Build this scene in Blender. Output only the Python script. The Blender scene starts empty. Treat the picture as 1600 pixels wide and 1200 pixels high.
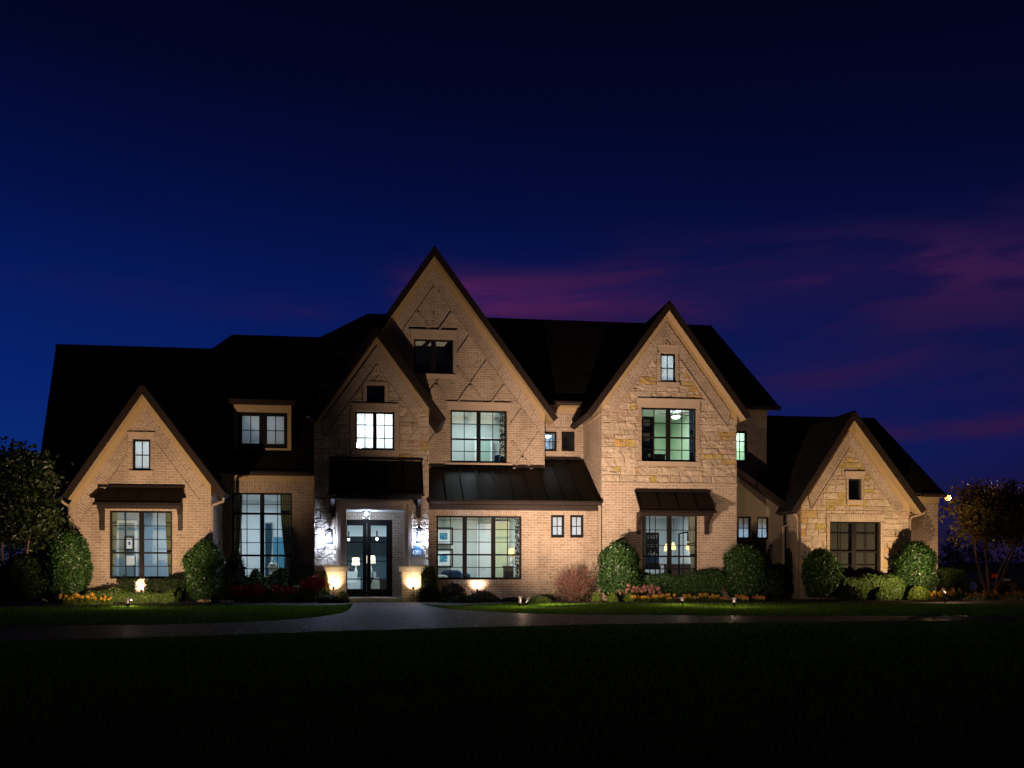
import bpy, math, random
from mathutils import Vector, Matrix
S = bpy.context.scene
COL = S.collection
R = random.Random(7)

# ---------------------------------------------------------------- camera, world, exposure
TH = math.radians(7.0); FPX = 1440.0; CX0 = 775.0; CY0 = 898.0
CAM = Vector((0.0, -29.78, 0.85)); SN, CS = math.sin(TH), math.cos(TH)
cam = bpy.data.cameras.new('camera'); camo = bpy.data.objects.new('camera', cam); COL.objects.link(camo)
camo.location = CAM; camo.rotation_euler = (math.pi/2, 0, -TH)
cam.sensor_width = 36; cam.lens = 36*FPX/1600
cam.shift_x = (800-CX0)/1600; cam.shift_y = (CY0-600)/1600
cam.clip_end = 3000; S.camera = camo
S.view_settings.view_transform = 'Standard'; S.view_settings.look = 'None'
S.view_settings.exposure = 0; S.view_settings.gamma = 1
S.cycles.max_bounces = 7; S.cycles.diffuse_bounces = 4; S.cycles.transparent_max_bounces = 16
S.cycles.sample_clamp_indirect = 3.0; S.cycles.caustics_reflective = False; S.cycles.caustics_refractive = False
S.cycles.use_denoising = True

def P(px, py, w):                       # where a line of sight meets the upright plane y = w
    s = (px-CX0)/FPX; q = (CY0-py)/FPX
    t = (w-CAM.y)/(CS-SN*s)
    return t*(SN+CS*s), CAM.z+t*q
def X(px, w): return P(px, CY0, w)[0]
def Z(py, w, px): return P(px, py, w)[1]
def G(px, py, z=0.0):                   # where it meets the ground
    s = (px-CX0)/FPX; t = (CAM.z-z)*FPX/(py-CY0)
    return Vector((t*(SN+CS*s), CAM.y+t*(CS-SN*s), z))

class NT:                               # tiny node-tree helper
    def __init__(s, tree): s.t = tree; s.n = tree.nodes; s.n.clear()
    def add(s, typ, **kw):
        n = s.n.new(typ)
        for k, v in kw.items():
            if k.startswith('_'): setattr(n, k[1:], v)
            else:
                key = k.replace('__', ' ')
                i = n.inputs[int(key[1:])] if key[0] == 'i' and key[1:].isdigit() else n.inputs[key]
                if hasattr(v, 'is_output'): s.t.links.new(v, i)
                else: i.default_value = v
        return n
    def link(s, a, b): s.t.links.new(a, b)
    def ramp(s, fac, stops, interp='LINEAR'):
        r = s.add('ShaderNodeValToRGB'); cr = r.color_ramp; cr.interpolation = interp
        while len(cr.elements) < len(stops): cr.elements.new(0.5)
        for e, (p, c) in zip(cr.elements, stops):
            e.position = p; e.color = (*c, 1) if len(c) == 3 else c
        s.link(fac, r.inputs[0]); return r.outputs[0]
    def math(s, op, a, b=0.0, clamp=False):
        m = s.add('ShaderNodeMath', _operation=op, _use_clamp=clamp)
        for i, v in enumerate((a, b)):
            if hasattr(v, 'is_output'): s.link(v, m.inputs[i])
            else: m.inputs[i].default_value = v
        return m.outputs[0]
    def mix(s, fac, a, b, blend='MIX'):
        m = s.add('ShaderNodeMix', _data_type='RGBA', _blend_type=blend)
        for i, v in ((0, fac), (6, a), (7, b)):
            if hasattr(v, 'is_output'): s.link(v, m.inputs[i])
            elif i == 0: m.inputs[i].default_value = v
            else: m.inputs[i].default_value = (*v, 1)
        return m.outputs[2]

world = bpy.data.worlds.new('World'); S.world = world; world.use_nodes = True
def build_sky():
    t = NT(world.node_tree)
    g = t.add('ShaderNodeTexCoord').outputs['Generated']
    sep = t.add('ShaderNodeSeparateXYZ', i0=g); x, y, z = sep.outputs
    # bearing measured from the house's left (west) end: 0 left .. 1 right of the view
    az = t.math('DIVIDE', x, t.math('MAXIMUM', t.math('ABSOLUTE', y), 0.05))
    azn = t.math('ADD', t.math('MULTIPLY', az, 0.75), 0.42, True)
    el = t.math('MAXIMUM', z, 0.0)
    left = t.ramp(el, [(0, (.035, .024, .05)), (.05, (.006, .028, .12)), (.10, (.0025, .027, .175)), (.17, (.0018, .0185, .165)), (.26, (.0015, .012, .125)), (.36, (.001, .0055, .065)), (.47, (.0008, .0022, .021)), (.56, (.0005, .0012, .010))])
    right = t.ramp(el, [(0, (.012, .007, .024)), (.06, (.010, .0055, .035)), (.12, (.0052, .0075, .072)), (.2, (.0035, .0065, .062)), (.3, (.002, .0045, .046)), (.4, (.001, .002, .02)), (.52, (.0006, .0010, .0085))])
    base = t.mix(azn, left, right)
    # thin dusk clouds drawn out along the horizon
    mp = t.add('ShaderNodeCombineXYZ', i0=t.math('MULTIPLY', az, 1.9), i1=t.math('MULTIPLY', z, 13.0), i2=0.35)
    n1 = t.add('ShaderNodeTexNoise', Vector=mp.outputs[0], Scale=1.6, Detail=5.5, Roughness=.55, Distortion=.6)
    c1 = t.ramp(n1.outputs[0], [(.40, (0, 0, 0)), (.66, (1, 1, 1))], 'EASE')
    def band(c, h):                     # soft-edged layer at one elevation
        d = t.math('DIVIDE', t.math('SUBTRACT', z, c), h)
        return t.math('POWER', 2.718, t.math('MULTIPLY', t.math('MULTIPLY', d, d), -1.0))
    edge = t.ramp(azn, [(.40, (0, 0, 0)), (.48, (1, 1, 1)), (.72, (.85, .85, .85)), (.95, (.35, .35, .35))], 'EASE')
    b1 = t.math('MULTIPLY', band(.292, .028), edge)
    b1b = t.math('MULTIPLY', band(.272, .05), t.ramp(azn, [(.5, (0, 0, 0)), (.8, (.75, .75, .75))], 'EASE'))
    b2 = t.math('MULTIPLY', band(.195, .02), t.ramp(azn, [(.66, (0, 0, 0)), (.8, (.55, .55, .55))], 'EASE'))
    b3 = t.math('MULTIPLY', band(.14, .012), t.ramp(azn, [(.72, (0, 0, 0)), (.85, (.8, .8, .8))], 'EASE'))
    b4 = t.math('MULTIPLY', band(.272, .012), t.ramp(azn, [(.1, (0, 0, 0)), (.2, (.4, .4, .4)), (.34, (.4, .4, .4)), (.42, (0, 0, 0))]))
    tot = t.math('ADD', t.math('ADD', t.math('ADD', b1, b2), t.math('ADD', b3, b4)), b1b, True)
    fac = t.math('MULTIPLY', tot, t.math('ADD', t.math('MULTIPLY', c1, 1.0), .16), True)
    fac0 = fac
    hot = t.math('MULTIPLY', band(.287, .02), t.ramp(azn, [(.42, (0, 0, 0)), (.49, (1, 1, 1)), (.58, (.45, .45, .45)), (.7, (.15, .15, .15))]))
    ccol = t.mix(hot, (.026, .0085, .055), (.085, .0140, .090))
    fac = t.math('ADD', fac0, t.math('MULTIPLY', hot, t.math('ADD', t.math('MULTIPLY', c1, .45), .28)), True)
    sky = t.mix(fac, base, ccol)
    # the sky away from the afterglow is darker
    back = t.ramp(t.math('ADD', t.math('MULTIPLY', y, .5), .5), [(.35, (.25, .25, .25)), (.6, (1, 1, 1))])
    sky = t.mix(1.0, sky, back, 'MULTIPLY')
    bg = t.add('ShaderNodeBackground', Color=sky, Strength=1.0)
    out = t.add('ShaderNodeOutputWorld'); t.link(bg.outputs[0], out.inputs[0])
build_sky()

WARM = (1.0, .69, .48); AMBER = (1.0, .66, .40); COOL = (.72, .84, 1.0); ROOM = (.80, .92, 1.0)
def lamp(name, typ, loc, power, color, parent=None, aim=None, **kw):
    l = bpy.data.lights.new(name, typ); l.energy = power; l.color = color
    for k, v in kw.items(): setattr(l, k, v)
    o = bpy.data.objects.new(name, l); COL.objects.link(o); o.location = loc
    if aim is not None: o.rotation_euler = (Vector(aim)-Vector(loc)).to_track_quat('-Z', 'Y').to_euler()
    if parent is not None:
        o.parent = parent; o.matrix_parent_inverse = Matrix.Translation(-parent.location) if parent.type == 'EMPTY' else Matrix()
    return o

# ---------------------------------------------------------------- materials
MATS = {}
def mat(name, fn=None, color=None, rough=.7, metal=0.0, spec=.4, noise=0, nscale=8, emit=None, estr=0, bump=0):
    if name in MATS: return MATS[name]
    m = bpy.data.materials.new(name); m.use_nodes = True; t = NT(m.node_tree)
    out = t.add('ShaderNodeOutputMaterial')
    if fn: t.link(fn(t), out.inputs[0])
    else:
        b = t.add('ShaderNodeBsdfPrincipled', Roughness=rough, Metallic=metal)
        b.inputs['Specular IOR Level'].default_value = spec
        b.inputs['Base Color'].default_value = (*color, 1)
        if noise or bump:
            co = t.add('ShaderNodeTexCoord').outputs['Object']
            n = t.add('ShaderNodeTexNoise', Vector=co, Scale=nscale, Detail=5, Roughness=.6)
            if noise:
                c = t.mix(n.outputs[0], tuple(v*(1-noise) for v in color), tuple(min(1, v*(1+noise)) for v in color))
                t.link(c, b.inputs['Base Color'])
            if bump:
                bp = t.add('ShaderNodeBump', Strength=bump, Distance=.02, Height=n.outputs[0]); t.link(bp.outputs[0], b.inputs['Normal'])
        if emit:
            b.inputs['Emission Color'].default_value = (*emit, 1); b.inputs['Emission Strength'].default_value = estr
        t.link(b.outputs[0], out.inputs[0])
    MATS[name] = m; return m

def f_brick(t):
    uv = t.add('ShaderNodeUVMap').outputs[0]
    br = t.add('ShaderNodeTexBrick', Vector=uv, Scale=1.0, Bias=-.1)
    br.offset = .5; br.inputs['Brick Width'].default_value = .23; br.inputs['Row Height'].default_value = .082
    br.inputs['Mortar Size'].default_value = .0095; br.inputs['Mortar Smooth'].default_value = .2
    br.inputs['Color1'].default_value = (.35, .272, .212, 1); br.inputs['Color2'].default_value = (.20, .148, .116, 1)
    br.inputs['Mortar'].default_value = (.60, .50, .41, 1)
    n = t.add('ShaderNodeTexNoise', Vector=uv, Scale=1.3, Detail=6, Roughness=.65)
    n2 = t.add('ShaderNodeTexNoise', Vector=uv, Scale=24, Detail=3, Roughness=.6)
    c = t.mix(t.ramp(n.outputs[0], [(.35, (0, 0, 0)), (.75, (.4, .4, .4))]), br.outputs['Color'], (.45, .34, .25))
    c = t.mix(t.ramp(n2.outputs[0], [(.40, (0, 0, 0)), (.72, (.55, .55, .55))]), c, (.58, .50, .41))
    n3 = t.add('ShaderNodeTexNoise', Vector=t.add('ShaderNodeMapping', Vector=uv, Scale=(1.1, .45, 1)).outputs[0], Scale=1.0, Detail=7, Roughness=.7)
    c = t.mix(1.0, c, t.ramp(n3.outputs[0], [(.3, (.66, .64, .62)), (.55, (1, 1, 1)), (.75, (1.1, 1.08, 1.05))]), 'MULTIPLY')   # weathering in the brick itself
    b = t.add('ShaderNodeBsdfPrincipled', Roughness=.9, i0=c); b.inputs['Specular IOR Level'].default_value = .15
    h = t.math('ADD', t.math('MULTIPLY', br.outputs['Fac'], -1.0), t.math('MULTIPLY', n2.outputs[0], .8))
    bp = t.add('ShaderNodeBump', Strength=.7, Distance=.014, Height=h); t.link(bp.outputs[0], b.inputs['Normal'])
    return b.outputs[0]
def f_stone(t):
    a = t.add('ShaderNodeAttribute', _attribute_name='stone_color')
    co = t.add('ShaderNodeTexCoord').outputs['Object']
    n = t.add('ShaderNodeTexNoise', Vector=co, Scale=5, Detail=7, Roughness=.65)
    n2 = t.add('ShaderNodeTexNoise', Vector=co, Scale=3.2, Detail=4, Roughness=.55, Distortion=1.2)
    c = t.mix(t.ramp(n.outputs[0], [(.3, (0, 0, 0)), (.7, (.35, .35, .35))]), a.outputs['Color'], (.33, .25, .18))
    b = t.add('ShaderNodeBsdfPrincipled', Roughness=.9, i0=c); b.inputs['Specular IOR Level'].default_value = .15
    h = t.math('ADD', n.outputs[0], t.math('MULTIPLY', n2.outputs[0], 1.6))
    bp = t.add('ShaderNodeBump', Strength=.85, Distance=.075, Height=h); t.link(bp.outputs[0], b.inputs['Normal'])
    return b.outputs[0]
def f_glass(t):
    lw = t.add('ShaderNodeLayerWeight', Blend=.5).outputs['Facing']
    fac = t.math('ADD', t.math('MULTIPLY', t.math('POWER', lw, 4.0), .6), .03, True)
    tr = t.add('ShaderNodeBsdfTransparent', Color=(.95, .98, .98, 1)); gl = t.add('ShaderNodeBsdfGlossy', Roughness=.02)
    return t.add('ShaderNodeMixShader', i0=fac, i1=tr.outputs[0], i2=gl.outputs[0]).outputs[0]
def f_frost(t):
    a = t.add('ShaderNodeBsdfTranslucent', Color=(.85, .92, .97, 1)); b = t.add('ShaderNodeBsdfDiffuse', Color=(.6, .66, .7, 1))
    return t.add('ShaderNodeMixShader', i0=.25, i1=a.outputs[0], i2=b.outputs[0]).outputs[0]
def f_grass(t):
    co = t.add('ShaderNodeTexCoord').outputs['Object']
    n = t.add('ShaderNodeTexNoise', Vector=co, Scale=.6, Detail=8, Roughness=.7)
    n2 = t.add('ShaderNodeTexNoise', Vector=co, Scale=40, Detail=3, Roughness=.7)
    c = t.ramp(n.outputs[0], [(.3, (.030, .065, .009)), (.7, (.05, .10, .016))])
    c = t.mix(t.ramp(n2.outputs[0], [(.4, (0, 0, 0)), (.7, (.7, .7, .7))]), c, (.018, .032, .007))
    b = t.add('ShaderNodeBsdfPrincipled', Roughness=.9, i0=c); b.inputs['Specular IOR Level'].default_value = 0
    bp = t.add('ShaderNodeBump', Strength=.9, Distance=.05, Height=n2.outputs[0]); t.link(bp.outputs[0], b.inputs['Normal'])
    return b.outputs[0]
def f_drive(t):
    co = t.add('ShaderNodeTexCoord').outputs['Object']
    v = t.add('ShaderNodeTexVoronoi', Vector=co, Scale=60)
    n = t.add('ShaderNodeTexNoise', Vector=co, Scale=.5, Detail=6, Roughness=.65)
    c0 = t.mix(.55, t.ramp(v.outputs['Color'], [(0, (.014, .008, .006)), (1, (.14, .085, .066))]), t.ramp(n.outputs[0], [(.3, (.018, .0085, .006)), (.7, (.065, .033, .024))]))
    v2 = t.add('ShaderNodeTexVoronoi', Vector=co, Scale=9); pick = t.math('GREATER_THAN', t.add('ShaderNodeSeparateColor', i0=v2.outputs['Color']).outputs[0], .86)
    chip = t.math('MULTIPLY', pick, t.math('LESS_THAN', v2.outputs['Distance'], .22))
    c = t.mix(chip, c0, (.55, .42, .34))      # pale pebbles in the aggregate that also paint in its sparkle
    b = t.add('ShaderNodeBsdfPrincipled', i0=c); b.inputs['Specular IOR Level'].default_value = .05
    t.link(t.ramp(v.outputs['Distance'], [(0, (.3, .25, .25)), (.7, (.8, .8, .8))]), b.inputs['Roughness'])
    bp = t.add('ShaderNodeBump', Strength=.8, Distance=.012, Height=v.outputs['Distance']); bp.invert = True
    t.link(bp.outputs[0], b.inputs['Normal']); return b.outputs[0]
def f_leaf(dark, light, rough=.38, spec=.5, tl_=.2):
    def f(t):
        g = t.add('ShaderNodeNewGeometry').outputs['Random Per Island']
        c = t.ramp(g, [(0, dark), (1, light)])
        b = t.add('ShaderNodeBsdfPrincipled', Roughness=rough, i0=c); b.inputs['Specular IOR Level'].default_value = spec
        tl = t.add('ShaderNodeBsdfTranslucent', Color=c)
        return t.add('ShaderNodeMixShader', i0=tl_, i1=b.outputs[0], i2=tl.outputs[0]).outputs[0]
    return f
def f_pattern(t):
    uv = t.add('ShaderNodeUVMap').outputs[0]
    v = t.add('ShaderNodeTexVoronoi', Vector=uv, Scale=9, _feature='DISTANCE_TO_EDGE')
    c = t.ramp(v.outputs['Distance'], [(.06, (.55, .6, .62)), (.12, (.03, .05, .07))])
    return t.add('ShaderNodeBsdfDiffuse', Color=c).outputs[0]
def f_art(t):
    uv = t.add('ShaderNodeUVMap').outputs[0]
    n = t.add('ShaderNodeTexNoise', Vector=uv, Scale=7, Detail=6, Roughness=.7)
    c = t.ramp(n.outputs[0], [(.36, (.55, .65, .7)), (.48, (.12, .32, .45)), (.6, (.04, .16, .28))])
    return t.add('ShaderNodeBsdfDiffuse', Color=c).outputs[0]
def f_shingle(t):
    uv = t.add('ShaderNodeUVMap').outputs[0]
    br = t.add('ShaderNodeTexBrick', Vector=uv, Scale=1.0); br.inputs['Brick Width'].default_value = .3; br.inputs['Row Height'].default_value = .14
    br.inputs['Mortar Size'].default_value = .008
    br.inputs['Color1'].default_value = (.020, .017, .016, 1); br.inputs['Color2'].default_value = (.010, .009, .009, 1); br.inputs['Mortar'].default_value = (.006, .006, .006, 1)
    b = t.add('ShaderNodeBsdfPrincipled', Roughness=.95, i0=br.outputs['Color']); b.inputs['Specular IOR Level'].default_value = .05
    bp = t.add('ShaderNodeBump', Strength=.6, Distance=.01, Height=br.outputs['Color']); t.link(bp.outputs[0], b.inputs['Normal'])
    return b.outputs[0]

BRICK = mat('brick', f_brick); STONE = mat('limestone', f_stone); GLASS = mat('window_glass', f_glass); FROST = mat('frosted_glass', f_frost)
MORTAR = mat('mortar', color=(.42, .34, .255), rough=.95, noise=.25, nscale=6)
CAST = mat('cast_stone', color=(.42, .33, .26), rough=.85, noise=.18, nscale=4, bump=.15)
LITCAP = mat('painted_highlight_cap', color=(.62, .56, .48), rough=.8, noise=.1, nscale=5, bump=.1)  # paler cast stone: the uplight's highlight on the caps put into the colour
TRIM = mat('tan_trim_paint', color=(.40, .30, .17), rough=.6, noise=.12, nscale=3)
STUCCO = mat('stucco', color=(.14, .115, .088), rough=.95, noise=.2, nscale=5, bump=.3)
FASCIA = mat('brown_fascia_paint', color=(.020, .0125, .0105), rough=.55, spec=.3, noise=.2, nscale=3)
SHINGLE = mat('roof_shingles', f_shingle)
BRONZE = mat('bronze_metal_roof', color=(.013, .009, .0075), rough=.6, metal=.0, spec=.15, noise=.2, nscale=1.5)
BLACK = mat('black_frame_metal', color=(.008, .007, .007), rough=.6, spec=.15, noise=.2, nscale=5)
SPOUT = mat('downspout_paint', color=(.32, .24, .17), rough=.5, noise=.15, nscale=4)
GRASS = mat('lawn_grass', f_grass); DRIVE = mat('aggregate_concrete', f_drive)
MULCH = mat('mulch', color=(.035, .022, .014), rough=.95, noise=.7, nscale=30, bump=1.0)
CONC = mat('concrete_step', color=(.36, .31, .26), rough=.85, noise=.25, nscale=6, bump=.2)
BARK = mat('smooth_bark', color=(.20, .12, .08), rough=.8, noise=.45, nscale=9, bump=.5)
TWIG = mat('twig_bark', color=(.16, .075, .055), rough=.85, noise=.3, nscale=10)
HOLLY = mat('holly_leaf', f_leaf((.010, .036, .008), (.05, .125, .024)))
HEDGE = mat('hedge_leaf', f_leaf((.025, .055, .010), (.09, .15, .028), .45, .35))
YEW = mat('dark_evergreen_leaf', f_leaf((.005, .013, .004), (.02, .04, .010), .5, .25))
LIME = mat('lime_shrub_leaf', f_leaf((.06, .11, .012), (.16, .22, .03), .5, .3))
MYRTLE = mat('myrtle_leaf', f_leaf((.007, .018, .003), (.03, .05, .008), .4, .45))
AUTUMN = mat('autumn_leaf', f_leaf((.10, .035, .010), (.13, .13, .022), .5, .2))
VINE = mat('fig_vine_leaf', f_leaf((.07, .09, .012), (.2, .21, .04), .5, .3))
NANDINA = mat('nandina_leaf', f_leaf((.035, .05, .02), (.12, .075, .05), .5, .3))
LEAFCORE = mat('painted_shade_core', color=(.012, .016, .007), rough=1, noise=.4, nscale=12)  # dark inner solid: blocks light, shade inside the foliage put into colour
REDF = mat('red_petal', f_leaf((.10, .003, .003), (.26, .010, .008), .6, .2))
YELF = mat('yellow_petal', f_leaf((.40, .17, .015), (.70, .46, .06), .6, .2))
PURF = mat('purple_petal', f_leaf((.05, .012, .09), (.12, .035, .17), .6, .2))
ORF = mat('orange_petal', f_leaf((.35, .10, .03), (.62, .36, .10), .6, .2))
BLADE = mat('grass_blade', f_leaf((.06, .15, .010), (.15, .28, .028), .6, .1, .42))
WHITE = mat('white_paint', color=(.78, .8, .78), rough=.6)
def paint(name, c): return mat(name, color=c, rough=.75, noise=.04, nscale=2)

# ---------------------------------------------------------------- mesh builder
class MB:
    def __init__(s): s.v = []; s.f = []; s.m = []; s.uv = []; s.ms = []; s.col = []; s.c = (1, 1, 1)
    def mi(s, m):
        if m not in s.ms: s.ms.append(m)
        return s.ms.index(m)
    def face(s, pts, m, uv=None):
        pts = [Vector(p) for p in pts]; b = len(s.v); s.v += [tuple(p) for p in pts]
        s.f.append(tuple(range(b, b+len(pts)))); s.m.append(s.mi(m)); s.col.append(s.c)
        if uv is None:
            n = Vector((0, 0, 0)); 
            for i in range(1, len(pts)-1): n += (pts[i]-pts[0]).cross(pts[i+1]-pts[0])
            ax, ay, az = abs(n.x), abs(n.y), abs(n.z)
            if ay >= ax and ay >= az*.5: uv = [(p.x, p.z) for p in pts]
            elif ax >= az: uv = [(p.y, p.z) for p in pts]
            else: uv = [(p.x, p.y) for p in pts]
        s.uv += uv
    def box(s, x0, x1, y0, y1, z0, z1, m):
        if x0 > x1: x0, x1 = x1, x0
        a, b, c, d = (x0, y0), (x1, y0), (x1, y1), (x0, y1)
        for p, q in ((a, b), (b, c), (c, d), (d, a)): s.face([(*p, z0), (*q, z0), (*q, z1), (*p, z1)], m)
        s.face([(*p, z1) for p in (a, b, c, d)], m); s.face([(*p, z0) for p in (d, c, b, a)], m)
    def prism(s, poly, y0, y1, m, side=None, back=True):      # poly in (x, z), counter-clockwise seen from the front
        side = side or m
        s.face([(x, y0, z) for x, z in poly], m)
        if back: s.face([(x, y1, z) for x, z in reversed(poly)], m)
        n = len(poly)
        for i in range(n):
            (xa, za), (xb, zb) = poly[i], poly[(i+1) % n]
            s.face([(xa, y0, za), (xa, y1, za), (xb, y1, zb), (xb, y0, zb)], side if not isinstance(side, (list, tuple)) else side[i])
    def bar(s, a, b, w, h, m, up=(0, 0, 1)):
        a, b = Vector(a), Vector(b); d = (b-a).normalized(); u = Vector(up)
        r = d.cross(u)
        if r.length < 1e-4: r = d.cross(Vector((1, 0, 0)))
        r.normalize(); u = r.cross(d)
        c = [(-w/2, -h/2), (w/2, -h/2), (w/2, h/2), (-w/2, h/2)]
        A = [a+r*i+u*j for i, j in c]; B = [b+r*i+u*j for i, j in c]
        for i in range(4): j = (i+1) % 4; s.face([A[i], A[j], B[j], B[i]], m)
        s.face(A[::-1], m); s.face(B, m)
    def tube(s, pts, rad, m, n=8, cap=True):
        pts = [Vector(p) for p in pts]
        if not isinstance(rad, (list, tuple)): rad = [rad]*len(pts)
        rings = []
        for i, p in enumerate(pts):
            d = (pts[min(i+1, len(pts)-1)]-pts[max(i-1, 0)]).normalized()
            r = d.cross(Vector((0, 1, .01))); r = r if r.length > .05 else d.cross(Vector((1, 0, 0))); r.normalize(); u = r.cross(d)
            rings.append([p+(r*math.cos(k*2*math.pi/n)+u*math.sin(k*2*math.pi/n))*rad[i] for k in range(n)])
        for a, b in zip(rings, rings[1:]):
            for k in range(n): j = (k+1) % n; s.face([a[k], a[j], b[j], b[k]], m)
        if cap: s.face(rings[0][::-1], m); s.face(rings[-1], m)
    def lathe(s, c, prof, m, n=16):                            # prof: (radius, height)
        c = Vector(c); rg = [[c+Vector((r*math.cos(k*2*math.pi/n), r*math.sin(k*2*math.pi/n), h)) for k in range(n)] for r, h in prof]
        for a, b in zip(rg, rg[1:]):
            for k in range(n): j = (k+1) % n; s.face([a[k], a[j], b[j], b[k]], m)
    def leaves(s, items, m):                                   # items: (pos, normal, size)
        for p, nrm, sz in items:
            nrm = Vector(nrm).normalized(); a = Vector((R.uniform(-1, 1), R.uniform(-1, 1), R.uniform(-1, 1)))
            d = (a-nrm*a.dot(nrm)); d = d.normalized() if d.length > .01 else Vector((1, 0, 0)); r = d.cross(nrm)
            p = Vector(p); b = len(s.v); k = s.mi(m)
            s.v += [tuple(p-d*sz*.5), tuple(p+r*sz*.28+nrm*sz*.1), tuple(p+d*sz*.55), tuple(p-r*sz*.28+nrm*sz*.1)]
            s.f += [(b, b+1, b+2), (b, b+2, b+3)]; s.m += [k, k]; s.col += [s.c, s.c]; s.uv += [(0, 0)]*6
    def build(s, name, parent=None, origin=None, smooth=False):
        me = bpy.data.meshes.new(name)
        o = Vector(origin) if origin is not None else Vector((0, 0, 0))
        me.from_pydata([tuple(Vector(v)-o) for v in s.v] if origin is not None else s.v, [], s.f)
        for m in s.ms: me.materials.append(m)
        me.polygons.foreach_set('material_index', s.m)
        ul = me.uv_layers.new(name='UVMap'); ul.data.foreach_set('uv', [c for u in s.uv for c in u])
        if STONE in s.ms:
            at = me.attributes.new('stone_color', 'FLOAT_COLOR', 'FACE'); at.data.foreach_set('color', [x for c in s.col for x in (*c, 1)])
        if smooth: me.polygons.foreach_set('use_smooth', [True]*len(s.f))
        me.update()
        ob = bpy.data.objects.new(name, me); COL.objects.link(ob); ob.location = o
        if parent is not None:
            ob.parent = parent
            base = parent
            while base.parent is not None: base = base.parent
            ob.matrix_parent_inverse = Matrix.Translation(-base.location) if parent is base else Matrix.Translation(-ob_world(parent))
        return ob
def ob_world(o):                        # every transform here is a plain shift while things are built
    v = Vector(o.location)
    if o.parent is not None: v = v+o.matrix_parent_inverse.translation+ob_world(o.parent)
    return v
def tag(o, label, cat, group=None, kind=None):
    o['label'] = label; o['category'] = cat
    if group: o['group'] = group
    if kind: o['kind'] = kind
    return o
def thing(name, loc, label, cat, group=None):
    o = bpy.data.objects.new(name, None); COL.objects.link(o); o.location = loc; o.empty_display_size = .2
    return tag(o, label, cat, group)
def struct(mb, name, kind='structure', label=None, cat=None):
    o = mb.build(name); o['kind'] = kind
    o['label'] = label or name.replace('_', ' '); o['category'] = cat or name.split('_')[-1]
    return o
def dup(root, loc, label=None, rot=0.0, scale=None, group=None):
    r = root.copy(); COL.objects.link(r); r.location = loc; r.rotation_euler = (0, 0, rot)
    if scale is not None: r.scale = scale
    if label: r['label'] = label
    if group: r['group'] = group
    for ch in list(root.children):
        c = ch.copy(); COL.objects.link(c); c.parent = r
        for g in ch.children:
            d = g.copy(); COL.objects.link(d); d.parent = c
    return r

# polygon helpers (convex, x-z plane)
def clip(poly, a, b, c):                # keep a*x + b*z <= c
    out = []
    for i in range(len(poly)):
        p, q = poly[i], poly[(i+1) % len(poly)]
        dp, dq = a*p[0]+b*p[1]-c, a*q[0]+b*q[1]-c
        if dp <= 1e-9: out.append(p)
        if (dp < -1e-9 and dq > 1e-9) or (dp > 1e-9 and dq < -1e-9):
            t = dp/(dp-dq); out.append((p[0]+(q[0]-p[0])*t, p[1]+(q[1]-p[1])*t))
    return out if len(out) >= 3 else []
def area(poly): return abs(sum(poly[i][0]*poly[(i+1) % len(poly)][1]-poly[(i+1) % len(poly)][0]*poly[i][1] for i in range(len(poly))))/2
def carve(polys, holes):
    for x0, x1, z0, z1 in holes:
        nxt = []
        for p in polys:
            parts = [clip(p, 1, 0, x0), clip(p, -1, 0, -x1)]
            mid = clip(clip(p, -1, 0, -x0), 1, 0, x1) if p else []
            if mid: parts += [clip(mid, 0, 1, z0), clip(mid, 0, -1, -z1)]
            nxt += [q for q in parts if q and area(q) > 1e-4]
        polys = nxt
    return polys
def clip_convex(p, region):             # region counter-clockwise
    for i in range(len(region)):
        (xa, za), (xb, zb) = region[i], region[(i+1) % len(region)]
        a, b = (zb-za), -(xb-xa)
        if not p: return []
        p = clip(p, a, b, a*xa+b*za)
    return p

# ---------------------------------------------------------------- ground
def gpoly(mb, pts, m, z):
    mb.face([Vector((p.x, p.y, z)) for p in pts], m, [(p.x, p.y) for p in pts])
def smooth(pts, n=6):
    out = []
    for i in range(len(pts)-1):
        p0, p1, p2, p3 = pts[max(i-1, 0)], pts[i], pts[i+1], pts[min(i+2, len(pts)-1)]
        for k in range(n):
            t = k/n; out.append(tuple(.5*((2*b)+(-a+c)*t+(2*a-5*b+4*c-d)*t*t+(-a+3*b-3*c+d)*t**3) for a, b, c, d in zip(p0, p1, p2, p3)))
    return out+[pts[-1]]
mb = MB(); mb.face([(-700, -300, 0), (700, -300, 0), (700, 1200, 0), (-700, 1200, 0)], GRASS); struct(mb, 'lawn', label='dark green lawn spreading round the house', cat='lawn')
near = smooth([(-500, 1016), (0, 1003), (300, 995), (560, 986), (900, 977), (1250, 972.5), (1600, 970), (2100, 968)])
far_l = smooth([(-500, 983), (0, 979), (300, 975), (450, 969), (530, 959), (549, 949), (549, 941)])
far_r = smooth([(652, 941), (668, 947), (720, 953.5), (820, 959), (1000, 961.5), (1300, 962.5), (1600, 962.5), (2100, 962)])
mb = MB(); ctr = [G(*p) for p in near]
loop = [G(*p) for p in near]+[G(*p) for p in reversed(far_r)]+[G(*p) for p in reversed(far_l)]
import mathutils
def fill(loop, m, z, name, **kw):
    mb = MB(); tri = mathutils.geometry.tessellate_polygon([[Vector((p.x, p.y, 0)) for p in loop]])
    for t in tri:
        q = [Vector((loop[i].x, loop[i].y, z)) for i in t]
        if (q[1]-q[0]).cross(q[2]-q[0]).z < 0: q.reverse()
        mb.face(q, m)
    return struct(mb, name, **kw)
fill(loop, DRIVE, .008, 'driveway', label='pale aggregate concrete drive sweeping past the front door', cat='driveway')
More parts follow.
